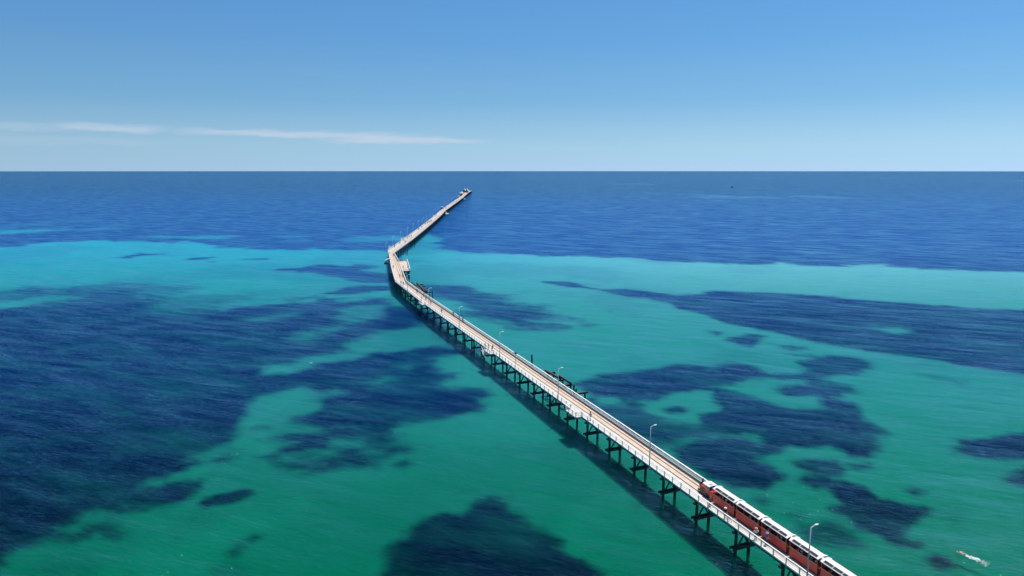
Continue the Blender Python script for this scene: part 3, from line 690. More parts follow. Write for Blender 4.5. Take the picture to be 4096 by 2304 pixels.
railing(edge_line(2, -.11, Lmid + .15, Lm2 - .1), 'right', 'white timber railing on the right edge beside the long ruined beams')
railing(edge_line(2, -.11, Lm2 + .1, LB), 'right', 'white timber railing on the right edge running up to the first bend')
# platform on the right of the middle stretch
PLAT = [(-63.5, 378.2), (-58.7, 379.2), (-51.6, 342.0), (-55.6, 341.3)]
pm_ = MB(); pm_.prism(PLAT, DZ - .10, DZ + .004); pm_.uv = [(y_ * 1.0, x_ * 1.0) for x_, y_, z_ in pm_.v]
jpart('platform_deck', pm_, M['far'])
pm_ = MB()
for i in range(4):
    a, b = PLAT[i], PLAT[(i + 1) % 4]
    if i == 3: continue
    pm_.beam((a[0], a[1], DZ - .34), (b[0], b[1], DZ - .34), .3, .46)
jpart('platform_beam', pm_, M['fascia'])
for u in (.06, .28, .5, .72, .94):
    for v_ in (.35, .9):
        a = lerp2(PLAT[0], PLAT[3], u); b = lerp2(PLAT[1], PLAT[2], u); p = lerp2(a, b, v_)
        m_b = MB(); m_b.cyl((p[0], p[1], -7), (p[0], p[1], DZ - .57), .27, .23, 8); jpart('platform_pile', m_b, M['pile'])
m_b = MB()
for z in (1.0, 2.3):
    m_b.beam((PLAT[3][0], PLAT[3][1] + .2, z), (PLAT[2][0] - .1, PLAT[2][1] + .2, z), .2, .28)
m_b.beam((PLAT[3][0], PLAT[3][1] + .1, .5), (PLAT[2][0] - .2, PLAT[2][1] + .1, 3.6), .12, .25)
jpart('platform_brace', m_b, M['pile'])
railing([lerp2(PLAT[0], PLAT[1], .03), PLAT[1], PLAT[2], lerp2(PLAT[3], PLAT[2], .02)], 'right', 'white railing round three sides of the square platform at the kink')
railing([station(LB)[2], PLAT[3]], 'right', 'white railing on the right between the first bend and the square platform')
railing([PLAT[0], *edge_line(2, -.11, CUM[iB + 2] + .5, LC)], 'right', 'white railing on the right between the square platform and the second bend')
railing(edge_line(0, -.05, LB, CUM[iB + 2] - 9), 'left', 'grey-posted left railing between the first bend and the curved canopy')
railing(edge_line(0, -.05, CUM[iB + 2] - 4, LC), 'left', 'grey-posted left railing between the curved canopy and the second bend')
railing(edge_line(2, -.11, LC, CUM[iC + 4]), 'right', 'white railing on the right edge from the second bend to the big boat landing', spacing=2.6)
railing(edge_line(2, -.11, CUM[iC + 4], CUM[-2] + 60), 'right', 'white railing on the right edge of the farthest stretch', spacing=3.6)
railing(edge_line(0, .02, LC, CUM[iC + 4]), 'plain', 'white railing on the left edge from the second bend to the first far shelter', spacing=2.6)
railing(edge_line(0, .02, CUM[iC + 4], CUM[-3] + 10), 'plain', 'white railing on the left edge of the farthest stretch', spacing=3.6)

# ------------------------------------------------------------------ bays and landings bolted to the left edge
def bay(L0, L1, depth, label, group, z=DZ, legs=True, inner=False, rails=('a', 'b', 'c'), k=0, side=-1):
    a, b = edge_line(k, 0, L0, L1)[0], edge_line(k, 0, L0, L1)[-1]
    d_ = Vector((b[0] - a[0], b[1] - a[1])).normalized(); nn = Vector((-d_.y, d_.x)) if side < 0 else Vector((d_.y, -d_.x))
    ln = plen(a, b); r = empty('fishing_bay', (a[0], a[1], 0), math.atan2(d_.y, d_.x)); tag(r, label, 'bay', group)
    s_ = 1 if side < 0 else -1
    m_b = MB(); m_b.box((ln / 2, s_ * (depth / 2 + .065), z - .05), (ln, depth, .10)); m_b.uv = [(v[0], v[1]) for v in m_b.v]
    build('bay_deck', m_b, M['walk'], r)
    m_b = MB(); y1 = s_ * (depth + .10)
    m_b.box((ln / 2, y1, z - .12), (ln + .1, .07, .24)); m_b.box((0, y1 / 2 + s_ * .03, z - .12), (.07, depth - .10, .24)); m_b.box((ln, y1 / 2 + s_ * .03, z - .12), (.07, depth - .10, .24))
    build('edge_board', m_b, M['white'], r)
    m_b = MB(); m_b.box((ln * .25, s_ * (depth / 2), z - .25), (.2, depth + .05, .22)); m_b.box((ln * .75, s_ * (depth / 2), z - .25), (.2, depth + .05, .22)); build('bearer', m_b, M['fascia'], r)
    top, mid = MB(), MB(); h = 1.10
    segs = [((0, s_ * .1), (0, y1)), ((0, y1), (ln, y1)), ((ln, y1), (ln, s_ * .1))]
    for p, q_ in segs:
        top.beam((*p, z + h), (*q_, z + h), .18, .07)
        for zz in (.38, .74): mid.beam((*p, z + zz), (*q_, z + zz), .05, .07)
    build('top_rail', top, M['white'], r); build('lower_rails', mid, M['white'], r)
    pp = [(0, s_ * .1), (0, y1)] + [(ln * i / 3, y1) for i in (1, 2)] + [(ln, y1), (ln, s_ * .1)]
    for p in pp:
        m_b = MB(); m_b.box((p[0], p[1] + s_ * .06, z + (h - .035 - .5) / 2), (.12, .12, h - .035 + .5)); build('post', m_b, M['galv'], r)
    return r, ln, s_
G_B = 'small white bays along the left edge'
bay(BAY[0][0], BAY[0][1], 1.25, 'largest white railed bay jutting from the left edge, nearest the train', G_B)
bs, ln, s_ = bay(BAY[1][0], BAY[1][1], 1.1, 'white railed stair landing on the left edge where three people stand', G_B)
m_b = MB()
for i in range(6): m_b.box((ln + .05 - .35 * (i + 2), s_ * 1.5, DZ - .2 - .2 * i), (.32, .75, .05))
build('stair_treads', m_b, M['whitegrey'], bs)
m_b = MB(); m_b.beam((ln - .4, s_ * 1.92, DZ - .1), (ln - 2.7, s_ * 1.92, DZ - 1.4), .05, .2); m_b.beam((ln - .4, s_ * 1.92, DZ + .95), (ln - 2.7, s_ * 1.92, DZ - .35), .08, .06)
m_b.box((ln - 3.2, s_ * 1.5, DZ - 1.45), (1.1, .95, .06))
build('stair_stringer', m_b, M['white'], bs)
bay(BAY[2][0], BAY[2][1], 1.2, 'white railed bay on the left edge just before the first bend', G_B)
for y, lb in ((446, 'tiny white bay on the left edge just past the second bend'), (503, 'second tiny white bay on the left past the second bend'), (769, 'tiny white bay on the left halfway along the far stretch'), (988, 'tiny white bay on the left beyond the dark-roofed shelter')):
    Lf = LC + (y - 427) * 1.0004; bay(Lf - 2.5, Lf + 2.5, 2.2, lb, G_B)

# shelters on the far left edge
def shelter(L, wd, dp, h, label, m_roof, m_side):
    a, b = edge_line(0, -.1, L - wd / 2, L + wd / 2)[0], edge_line(0, -.1, L - wd / 2, L + wd / 2)[-1]
    d_ = Vector((b[0] - a[0], b[1] - a[1])).normalized()
    r = empty('shelter', (a[0], a[1], DZ), math.atan2(d_.y, d_.x)); tag(r, label, 'shelter')
    ln = plen(a, b)
    m_b = MB(); m_b.box((ln / 2, dp / 2 + .1, -.12), (ln, dp, .24)); build('floor', m_b, M['whitegrey'], r)
    m_b = MB(); m_b.box((ln / 2, dp + .02, h / 2), (ln - .2, .1, h - .12)); m_b.box((.08, dp / 2 + .1, h / 2), (.1, dp - .25, h - .12)); build('wall', m_b, m_side, r)
    m_b = MB()
    n = 6
    for i in range(n):
        y0, y1 = -.3 + (dp + .7) * i / n, -.3 + (dp + .7) * (i + 1) / n
        z0, z1 = h + .45 * math.sin(math.pi * (i + .3) / (n + 1)), h + .45 * math.sin(math.pi * (i + 1.3) / (n + 1))
        m_b.beam((ln / 2, y0, z0), (ln / 2, y1 + .02, z1), ln + .5, .08)
    build('roof', m_b, m_roof, r)
    for x_ in (.15, ln - .15):
        m_b = MB(); m_b.cyl((x_, .05, 0), (x_, .05, h), .06, None, 6); build('post', m_b, M['galv'], r)
    return r
shelter(LC + (904 - 427), 7, 3.0, 2.6, 'white-roofed dark shelter on the left of the far stretch, above the boat landing', M['canvas'], M['dwall'])
shelter(LC + (1301 - 427) * 1.0006, 8, 3.5, 2.6, 'small white shelter on the left close to the far end', M['canvas'], M['whitegrey'])

# curved canopy over the left edge in the middle stretch
r = empty('curved_canopy', (-67.2, 371.5, DZ), math.atan2(-.978, .209) + math.pi / 2); r.rotation_euler = (0, 0, math.radians(12))
tag(r, 'white curved canopy on hoops projecting over the water opposite the square platform', 'canopy')
rad = 2.2
m_b = MB(); n = 12
for i in range(n):
    a0, a1 = math.radians(150 - 105 * i / n), math.radians(150 - 105 * (i + 1) / n)
    f = lambda a: (1.3 * rad * math.cos(a) * .95, 0, .1 + rad * math.sin(a))
    p, q_ = f(a0), f(a1); m_b.beam(p, (q_[0] + .02, 0, q_[2]), 2.0, .10)
build('roof', m_b, M['canvas'], r)
for y_ in (-.92, .92):
    m_b = MB(); pts = []
    for i in range(19):
        a = math.radians(205 - 165 * i / 18); pts.append((1.3 * rad * math.cos(a) * .93, y_, .1 + rad * .95 * math.sin(a)))
    m_b.tube(pts, .06, 6); build('hoop', m_b, M['pile'], r)
m_b = MB(); m_b.box((-1.9, 0, .25), (1.9, 1.9, .08)); m_b.box((-1.9, 0, -.3), (2.1, 2.0, .5)); build('seat_floor', m_b, M['dwall'], r)

# boat landings on the right side of the far stretch
def landing(L, label, wd=7.0):
    a = edge_line(2, .1, L, L + .1)[0]
    r = empty('boat_landing', (a[0], a[1], 0), math.radians(2)); tag(r, label, 'boat landing', 'boat landings on the right of the far stretch')
    m_b = MB(); m_b.box((2.6, 0, 1.5), (4.4, wd, .22)); build('lower_deck', m_b, M['whitegrey'], r)
    for x_ in (.7, 4.5):
        for y_ in (-wd / 2 + .3, 0, wd / 2 - .3):
            m_b = MB(); m_b.cyl((x_, y_, -6), (x_, y_, DZ + .6 if y_ else 1.38), .22, .2, 8); build('pile', m_b, M['pile'], r)
    for y_ in (-wd * .30, wd * .12):
        m_b = MB(); m_b.beam((.3, y_, DZ), (3.2, y_, 1.65), .9, .14); m_b.beam((.3, y_ - .4, DZ + 1), (3.2, y_ - .4, 2.65), .1, .12); m_b.beam((.3, y_ + .4, DZ + 1), (3.2, y_ + .4, 2.65), .1, .12)
        build('stairs', m_b, M['white'], r)
    m_b = MB(); m_b.box((4.7, 0, 2.5), (.12, wd, .14)); m_b.box((4.7, 0, 2.05), (.1, wd, .1))
    for i in range(4): m_b.box((4.7, -wd / 2 + wd * i / 3 + .01, 2.02), (.13, .13, .84))
    build('guard_rail', m_b, M['white'], r)
landing(LC + (850 - 427), 'wide boat landing with white stairs below the right edge at the third kink', 10)
landing(LC + (1290 - 427), 'small boat landing with white stairs below the right edge near the far end', 8)

# ------------------------------------------------------------------ end of the pier: head deck, gabled building, shade sail
m_b = MB(); m_b.prism([(-107.0, 1560), (-107.8, 1640), (-118.5, 1640), (-117.2, 1545), (-113.5, 1515), (-106.0, 1515)], DZ - .5, DZ + .006); m_b.uv = [(v[1], v[0]) for v in m_b.v]
jpart('head_deck', m_b, M['far'])
for x_ in (-117, -112.5):
    for y_ in range(1518, 1640, 12):
        if x_ < -114 and y_ < 1545: continue
        m_b = MB(); m_b.cyl((x_, y_, -7), (x_, y_, DZ - .5), .4, .35, 6); jpart('pile', m_b, M['pile'], None)
railing([(-106.0, 1515), (-113.5, 1515), (-117.2, 1545), (-118.5, 1640)], 'plain', 'white railing round the left side of the far pier head', spacing=3.6)
r = empty('observatory_building', (-107.2, 1588, DZ)); tag(r, 'dark building with two steep white-edged gables on the pier head', 'building')
for gx in (-3.0, 3.1):
    m_b = MB(); w2_, hw, hp = 3.0, 3.6, 8.2
    pr = [(gx - w2_, hw), (gx, hp), (gx + w2_, hw)]
    b0 = len(m_b.v)
    sec = [(gx - w2_ + .05, 0), (gx - w2_ + .05, hw), (gx, hp - .15), (gx + w2_ - .05, hw), (gx + w2_ - .05, 0)]
    for y_ in (0, 20):
        for x_, z_ in sec: m_b.v.append((x_, y_, z_))
    m_b.f += [(b0, b0+1, b0+2, b0+3, b0+4)[::-1], tuple(range(b0+5, b0+10))]
    for i in range(5):
        j = (i + 1) % 5; m_b.f.append((b0 + i, b0 + j, b0 + 5 + j, b0 + 5 + i))
    build('gable_wall', m_b, M['dwall'], r)
    rf = MB()
    for a, b in ((pr[0], pr[1]), (pr[1], pr[2])):
        sg = -1 if a is pr[0] else 1
        rf.beam(((a[0] + b[0]) / 2 - (b[0] - a[0]) * .54, 10, (a[1] + b[1]) / 2 - (b[1] - a[1]) * .57 + .10), ((a[0] + b[0]) / 2 + (b[0] - a[0]) * .54, 10, (a[1] + b[1]) / 2 + (b[1] - a[1]) * .57 + .12), 18.6, .16)
    build('roof', rf, M['canvas'], r)
    m_b = MB(); m_b.box((gx, -.08, 1.4), (3.2, .12, 2.4)); build('doorway', m_b, M['panel'], r)
r = empty('shade_sail', (-101.8, 1592, DZ)); tag(r, 'white flat shade roof beside the gabled building at the pier end', 'shade roof')
m_b = MB(); m_b.beam((-2.5, 0, 3.6), (2.2, 0, 3.2), 16, .14); build('roof', m_b, M['canvas'], r)
for x_ in (-2.3, 2.0):
    for y_ in (-7.5, 7.5):
        m_b = MB(); m_b.cyl((x_, y_, 0), (x_, y_, 3.4), .09, None, 6); build('post', m_b, M['galv'], r)

# ------------------------------------------------------------------ lamp posts
def lamp_proto():
    r = empty('lamp_post')
    m_b = MB(); m_b.cyl((0, 0, -.25), (0, 0, 7.2), .105, .062, 10); build('pole', m_b, M['galv'], r, True)
    m_b = MB(); m_b.box((0, 0, -.28), (.42, .42, .06)); m_b.box((.3, 0, -.45), (.75, .3, .28)); build('base_plate', m_b, M['galv'], r)
    m_b = MB(); m_b.cyl((0, 0, 7.17), (.62, 0, 7.36), .035, .03, 8); build('arm', m_b, M['white'], r)
    hd = MB(); hd.ball((.86, 0, 7.40), (.34, .13, .075), 10, 6); hd = build('lamp_head', hd, M['white'], r, True)
    m_b = MB(); m_b.ball((.88, 0, 7.335), (.22, .09, .035), 10, 6); build('diffuser', m_b, M['frame'], hd, True)
    return r
lp = lamp_proto(); first = True
GL = 'lamp posts along the left edge of the jetty'
lamps = [((37.05, 77.2), 'nearest lamp post, its base below the frame beside the last carriages'), ((23.2, 109.9), 'lamp post standing just ahead of the locomotive on the left edge'), ((9.9, 144.2), 'lamp post on the left edge just beyond the largest white bay'), ((-3.5, 178.3), 'lamp post just on the train side of the stair landing'), ((-16.9, 212.4), 'lamp post on the left edge beside the person in red'), ((-30.5, 247.4), 'lamp post on the left edge opposite the ruined beams by the bend'), ((-43.86, 280.0), 'lamp post on the left edge just before the first bend'), ((-61.0, 338.5), 'lamp post on the left edge past the first bend, before the canopy'), ((-68.6, 374.6), 'lamp post rising behind the curved canopy'), ((-76.3, 411.0), 'lamp post on the left edge at the second bend')]
for i, (p, lb) in enumerate(lamps):
    if i < 7: # snap to the left edge of the near straight
        s_ = (Vector(p) - A0).dot(dA); p = WP(s_, lr_t(s_) - 2.2); rz = math.atan2(nA.y, nA.x)
    else: rz = math.radians(5)
    o = lp if first else copy_tree(lp); first = False
    o.location = (p[0], p[1], DZ); o.rotation_euler = (0, 0, rz); tag(o, lb, 'lamp post', GL)
k = 0; L = LC + 20
while L < CUM[-1] - 60:
    p = edge_line(0, -.15, L, L + .1)[0]; o = copy_tree(lp); o.location = (p[0], p[1], DZ); o.rotation_euler = (0, 0, math.radians(3))
    tag(o, 'thin lamp post on the far stretch, %s beyond the second bend' % ORD[k], 'lamp post', GL); k += 1; L += 36.6
# camera mast
r = empty('camera_mast', (*WP(-24.5, lr_t(-24.5) - 2.1), DZ)); tag(r, 'grey mast with a small dark camera box between two lamp posts', 'mast')
m_b = MB(); m_b.cyl((0, 0, -.4), (0, 0, 4.1), .06, .05, 8); build('pole', m_b, M['galv'], r)
m_b = MB(); m_b.box((.1, 0, 4.2), (.55, .4, .3)); m_b.box((.1, 0, 4.42), (.8, .6, .05)); build('camera_box', m_b, M['dwall'], r)

# ------------------------------------------------------------------ ruined remains of the old jetty on the right
def ruin(name, label, cat, beams, piles, org):
    r = empty(name, (org[0], org[1], 0)); tag(r, label, cat)
    for i, (a, b, w_, h_, zz) in enumerate(beams):
        pa, pb = WP(*a[:2]), WP(*b[:2])
        m_b = MB(); m_b.beam((pa[0] - org[0], pa[1] - org[1], a[2]), (pb[0] - org[0], pb[1] - org[1], b[2]), w_, h_); o = build('beam', m_b, M['old'], r)
        if zz:
            m_b = MB(); m_b.beam((pa[0] - org[0], pa[1] - org[1], a[2] + h_ / 2 + .012), (pb[0] - org[0], pb[1] - org[1], b[2] + h_ / 2 + .012), w_ * .8, .025); build('weathered_top', m_b, M['oldtop'], o)
    for s, t_, z0, tilt in piles:
        p = WP(s, t_); m_b = MB(); m_b.cyl((p[0] - org[0] + tilt, p[1] - org[1], -6), (p[0] - org[0], p[1] - org[1], z0), .26, .2, 8)
        m_b.box((p[0] - org[0] + .1, p[1] - org[1], z0), (.14, .2, .35), .3); build('pile', m_b, M['old'], r)
    return r
ruin('old_pile', 'single charred pile standing behind the right railing, farthest lone stump', 'old pile', [], [(-31.0, 5.4, 5.6, .35)], WP(-31, 5.4))
ruin('ruined_pier', 'long charred beams and crosspiece of the old jetty behind the right railing', 'ruined pier',
     [((-20.2, 4.4, 4.5), (-13.0, 4.7, 4.6), .34, .36, 1), ((-14.3, 5.5, 4.6), (-8.0, 5.6, 4.6), .34, .40, 1), ((-20.5, 5.3, 4.1), (-13.2, 5.4, 4.15), .3, .34, 1), ((-18.9, 4.2, 4.05), (-18.7, 6.5, 4.05), .5, .5, 1),
      ((-13.4, 3.6, 3.7), (-13.3, 6.3, 3.7), .36, .4, 1), ((-8.8, 3.6, 3.9), (-8.7, 6.2, 3.9), .36, .4, 1), ((-18.0, 4.3, 3.8), (-13.6, 5.9, 1.2), .2, .3, 0), ((-13.3, 5.9, 3.4), (-8.8, 4.2, 1.2), .2, .3, 0), ((-18.8, 4.0, 1.3), (-18.8, 6.4, 1.3), .2, .3, 0), ((-8.7, 4.0, 1.4), (-8.7, 6.2, 1.4), .2, .3, 0)],
     [(-18.8, 4.6, 3.9, 0), (-18.8, 6.1, 3.8, 0), (-13.3, 4.2, 3.6, .2), (-13.3, 6.0, 3.6, 0), (-8.7, 4.4, 3.8, 0), (-8.7, 5.9, 4.3, 0)], WP(-13, 5))
ruin('old_pile_bent', 'charred stump and single crossbeam of the old jetty, nearest of the ruins', 'ruined pier',
     [((-3.1, 4.1, 3.55), (-3.0, 7.4, 3.7), .42, .36, 1), ((-3.1, 4.3, 1.3), (-3.0, 6.9, 1.3), .2, .3, 0)], [(-3.9, 4.3, 5.5, 0), (-3.2, 4.5, 4.7, 0), (-3.0, 6.7, 3.6, 0)], WP(-3.2, 5))
ruin('ruined_pier', 'tilted charred deck remains standing beside the right railing near the first bend', 'ruined pier',
     [((-165.5, 5.0, 4.9), (-147.5, 4.6, 4.3), .45, .5, 1), ((-164.0, 6.9, 4.9), (-144.5, 5.6, 4.1), .45, .5, 1), ((-167.0, 4.0, 4.1), (-150.0, 3.9, 3.5), .4, .45, 1), ((-160.0, 8.2, 3.5), (-146.0, 7.6, 3.4), .4, .4, 1),
      ((-163.5, 5.5, 3.9), (-163.1, 9.8, 3.95), .55, .5, 1), ((-160.5, 6.2, 3.6), (-160.2, 9.9, 3.6), .45, .4, 1), ((-165.5, 2.9, 3.3), (-165.0, 6.5, 3.4), .5, .5, 1), ((-156.5, 3.2, 3.2), (-156.0, 8.2, 3.3), .5, .5, 1), ((-150.5, 3.4, 3.3), (-150.2, 8.4, 3.3), .5, .5, 1), ((-146.0, 4.8, 3.4), (-145.8, 8.6, 3.5), .5, .45, 1),
      ((-163.5, 4.0, 3.2), (-157.0, 7.4, 1.0), .25, .35, 0), ((-156.0, 7.4, 3.2), (-150.5, 4.0, 1.0), .25, .35, 0), ((-150.3, 4.0, 1.3), (-150.1, 7.8, 1.3), .25, .35, 0), ((-156.3, 4.0, 1.3), (-156.1, 7.8, 1.3), .25, .35, 0), ((-145.9, 4.6, 1.3), (-145.7, 8.2, 1.3), .25, .35, 0)],
     [(s_, t__, 3.2, 0) for s_ in (-163.5, -156.2, -150.3, -145.9) for t__ in (4.2, 5.9, 7.7)] + [(-144.2, 8.6, 4.2, .3)], WP(-155, 6))
for (x_, y_), z0, lb in (((-70.4, 456.0), 4.6, 'thin old pile in the water right of the second bend, nearer of two'), ((-72.0, 502.8), 4.6, 'thin old pile beside the right edge past the second bend, farther of two')):
    r = empty('old_pile', (x_, y_, 0)); tag(r, lb, 'old pile')
    m_b = MB(); m_b.cyl((0, 0, -6), (0, 0, z0), .36, .30, 8); build('shaft', m_b, M['pile'], r); m_b = MB(); m_b.cyl((0, 0, z0), (0, 0, z0 + .12), .34, .2, 8); build('cap', m_b, M['cap'], r)

# ------------------------------------------------------------------ train (local x = direction of travel, y = left, z up; built on the track)
def track_pt(s, t_off=.575): return WP(s, lr_t(s) + t_off)
def on_track(o, s0, s1, z=DZ + .02):
    a, b = track_pt(s0), track_pt(s1)                     # a = front
    o.location = ((a[0] + b[0]) / 2, (a[1] + b[1]) / 2, z); o.rotation_euler = (0, 0, math.atan2(a[1] - b[1], a[0] - b[0]))
def wheel(parent, x, y, r=.3):
    m_b = MB(); m_b.cyl((x, y - .045, r), (x, y + .045, r), r, None, 14); m_b.cyl((x, y - .07, r), (x, y + .07, r), .09, None, 8); return build('wheel', m_b, M['black'], parent)
def make_carriage():
    r = empty('train_carriage'); Lc, W2 = 4.72, .80; h0, hs, he = .42, 1.42, 2.28
    m_b = MB(); m_b.box((0, 0, .36), (Lc - .1, 1.1, .16)); m_b.box((0, .45, .30), (3.6, .1, .2)); m_b.box((0, -.45, .30), (3.6, .1, .2)); build('underframe', m_b, M['black'], r)
    for x in (-1.5, 1.5):
        for y in (-.55, .55): wheel(r, x, y, .24)
    m_b = MB(); m_b.box((0, 0, .46), (Lc - .12, 2 * W2 - .1, .05)); build('floor', m_b, M['reddark'], r)
    for sg in (-1, 1):
        m_b = MB(); m_b.box((0, sg * W2, (h0 + hs) / 2 - .12), (Lc, .05, hs - h0 + .24)); sp_ = build('side_panel', m_b, M['red'], r)
        m_b = MB(); m_b.box((0, sg * W2, hs + .025), (Lc, .075, .045)); build('sill_rail', m_b, M['brass'], sp_)
    for sg in (-1, 1):
        m_b = MB(); m_b.box((sg * (Lc / 2 - .03), 0, (h0 + hs) / 2 + .03), (.05, 2 * W2 - .06, hs - h0)); build('end_wall', m_b, M['reddark'], r)
    for x in (-Lc / 2 + .04, -.78, .80, Lc / 2 - .04):
        for y in (-W2, W2):
            m_b = MB(); m_b.box((x, y, (hs + he) / 2 + .05), (.07, .06, he - hs - .09)); build('post', m_b, M['red'], r)
    # roof: shallow barrel with solar panels along both sides
    secs = []; n = 12; RW = .90
    zf = lambda y: he + .03 + .26 * (1 - (abs(y) / RW) ** 2.2)
    ys = [-RW + 2 * RW * i / n for i in range(n + 1)]
    m_b = MB(); hl = Lc / 2 + .12
    for x in (-hl, hl):
        for y in ys: m_b.v.append((x, y, zf(y)))
        for y in reversed(ys): m_b.v.append((x, y, zf(y) - .06))
    k_ = 2 * (n + 1)
    m_b.f += [tuple(range(k_)), tuple(reversed(range(k_, 2 * k_)))]
    for i in range(k_): j = (i + 1) % k_; m_b.f.append((i, k_ + i, k_ + j, j))
    rf = build('roof', m_b, M['roofw'], r)
    for sg in (-1, 1):
        for i in range(3):
            x0 = -2.10 + i * 1.43; x1 = x0 + 1.32; ya, yb = sg * .46, sg * .80
            fr = MB(); p_ = MB()
            for mm, e, up_ in ((fr, .035, .022), (p_, 0, .034)):
                b = len(mm.v)
                for x in (x0 - e, x1 + e):
                    for y in (ya - sg * e, yb + sg * e): mm.v += [(x, y, zf(y) + up_), (x, y, zf(y) - .02)]
                mm.f += [(b, b+2, b+6, b+4) if sg > 0 else (b+4, b+6, b+2, b), (b, b+1, b+3, b+2), (b+4, b+6, b+7, b+5), (b, b+4, b+5, b+1), (b+2, b+3, b+7, b+6)]
            f_ = build('solar_panel_frame', fr, M['frame'], rf); build('solar_panel', p_, M['panel'], f_)
    # benches
    for x in (-1.75, -.95, -.15, .65, 1.45):
        m_b = MB(); m_b.box((x, 0, .82), (.42, 1.42, .06)); m_b.box((x - .20, 0, 1.08), (.05, 1.42, .50)); m_b.box((x, -.5, .64), (.3, .05, .3)); m_b.box((x, .5, .64), (.3, .05, .3)); build('bench', m_b, M['reddark'], r)
    # rope loops across the gap
    m_b = MB(); m_b.tube([(-Lc / 2 - .02, .72, 1.36), (-Lc / 2 - .12, .74, 1.12), (-Lc / 2 - .26, .74, 1.12), (-Lc / 2 - .36, .72, 1.34)], .022, 5); build('rope', m_b, M['brass'], r)
    m_b = MB(); m_b.box((-Lc / 2 - .17, 0, .40), (.5, .14, .12)); build('coupling', m_b, M['black'], r)
    return r
CAR = [(52.55, 57.42), (57.72, 62.66), (62.98, 67.92), (68.24, 73.2), (73.5, 78.5), (78.8, 83.6)]
car0 = make_carriage(); cars = []
LCAR = ['open red carriage directly behind the locomotive tender, white solar roof', 'second open red carriage of the train, beside the white-capped walker', 'third open red carriage of the train, beside the pink-hatted walker', 'fourth open red carriage of the train, behind the person in blue', 'fifth red carriage, cut by the lower frame edge, past the nearest lamp post', 'last red carriage of the train, mostly below the frame']
for i, (s0, s1) in enumerate(CAR):
    o = car0 if i == 0 else copy_tree(car0); on_track(o, s0, s1); tag(o, LCAR[i], 'train carriage', 'red open carriages of the jetty train'); cars.append(o)
for i in (3, 4):
    for y in (.78,):
        for z in (2.05, 1.86):
            m_b = MB(); m_b.ball((-2.36, y + .05, z), .065, 8, 6); build('marker_lamp', m_b, M['redlite'], cars[i], True)

loco = empty('locomotive'); tag(loco, 'small red steam-style locomotive with black chimney and white cab roof', 'locomotive')
on_track(loco, 48.5, 52.25)                                # local x from -1.9 (rear) to +1.9 (front)
m_b = MB(); m_b.box((.0, 0, .42), (3.6, .95, .16)); build('frame', m_b, M['black'], loco)
m_b = MB()
for sg in (-1, 1): m_b.box((.55, sg * .60, .52), (1.5, .10, .42))
build('valance', m_b, M['olive'], loco)
for sg in (-1, 1):
    m_b = MB(); m_b.box((-.35, sg * .66, .46), (.42, .22, .34)); c_ = build('cylinder_box', m_b, M['olive'], loco)
    m_b = MB(); m_b.box((-.35, sg * .775, .46), (.22, .02, .14)); build('opening', m_b, M['black'], c_)
for x in (-1.45, -.75, .35, 1.05):
    for y in (-.55, .55): wheel(loco, x, y, .26)
m_b = MB(); b = 0
m_b.v += [(1.42, -.62, .62), (1.42, .62, .62), (1.95, .62, .30), (1.95, -.62, .30), (1.42, -.62, .54), (1.42, .62, .54), (1.95, .62, .22), (1.95, -.62, .22)]
m_b.f += [(0, 3, 2, 1), (4, 5, 6, 7), (0, 4, 7, 3), (1, 2, 6, 5), (2, 3, 7, 6), (0, 1, 5, 4)]
build('buffer_plate', m_b, M['cream'], loco)
m_b = MB(); m_b.box((1.80, 0, .28), (.12, 1.2, .30)); m_b.cyl((1.9, .4, .35), (2.02, .4, .35), .1, None, 10); m_b.cyl((1.9, -.4, .35), (2.02, -.4, .35), .1, None, 10); build('buffer_beam', m_b, M['black'], loco)
m_b = MB(); m_b.cyl((.10, 0, 1.12), (1.28, 0, 1.12), .50, None, 20); bo = build('boiler', m_b, M['red'], loco, True)
m_b = MB(); m_b.cyl((1.28, 0, 1.12), (1.62, 0, 1.12), .52, None, 20); m_b.cyl((1.62, 0, 1.12), (1.67, 0, 1.12), .40, .34, 16); m_b.box((1.42, 0, .78), (.38, .8, .5)); sb = build('smokebox', m_b, M['black'], loco)
m_b = MB(); m_b.box((1.44, .515, 1.0), (.16, .02, .14)); build('number_plate', m_b, M['frame'], sb)
m_b = MB(); m_b.box((.62, 0, .80), (1.15, 1.12, .36)); build('boiler_casing', m_b, M['red'], loco)
m_b = MB(); m_b.cyl((1.45, 0, 1.60), (1.45, 0, 2.02), .10, .12, 12); m_b.cyl((1.45, 0, 2.02), (1.45, 0, 2.16), .16, .17, 12); m_b.cyl((1.45, 0, 1.56), (1.45, 0, 1.66), .18, .11, 12); build('chimney', m_b, M['black'], loco, True)
for x, rr in ((.98, .15), (.52, .19)):
    m_b = MB(); m_b.ball((x, 0, 1.64), (rr, rr, .20), 12, 8); build('steam_dome', m_b, M['redlite'], loco, True)
m_b = MB(); m_b.cyl((.75, .25, 1.5), (.75, .25, 1.68), .05, None, 8); m_b.tube([(.2, .52, 1.35), (1.3, .52, 1.3)], .018, 5); build('handrail', m_b, M['frame'], loco)
m_b = MB()
for sg in (-1, 1): m_b.box((-.45, sg * .62, .98), (.95, .05, .80))
m_b.box((.04, 0, .95), (.05, 1.2, .75)); cab = build('cab', m_b, M['red'], loco)
m_b = MB()
for x in (-.92, -.45, .04):
    for y in (-.62, .62): m_b.box((x, y, 1.72), (.06, .06, .68))
m_b.box((-.92, 0, 1.42), (.05, 1.2, .06)); m_b.box((.04, 0, 1.42), (.05, 1.2, .06)); m_b.box((-.45, .62, 1.41), (.95, .06, .06)); m_b.box((-.45, -.62, 1.41), (.95, .06, .06)); m_b.box((-.92, 0, 1.72), (.05, .05, .6))
build('window_frame', m_b, M['white'], cab)
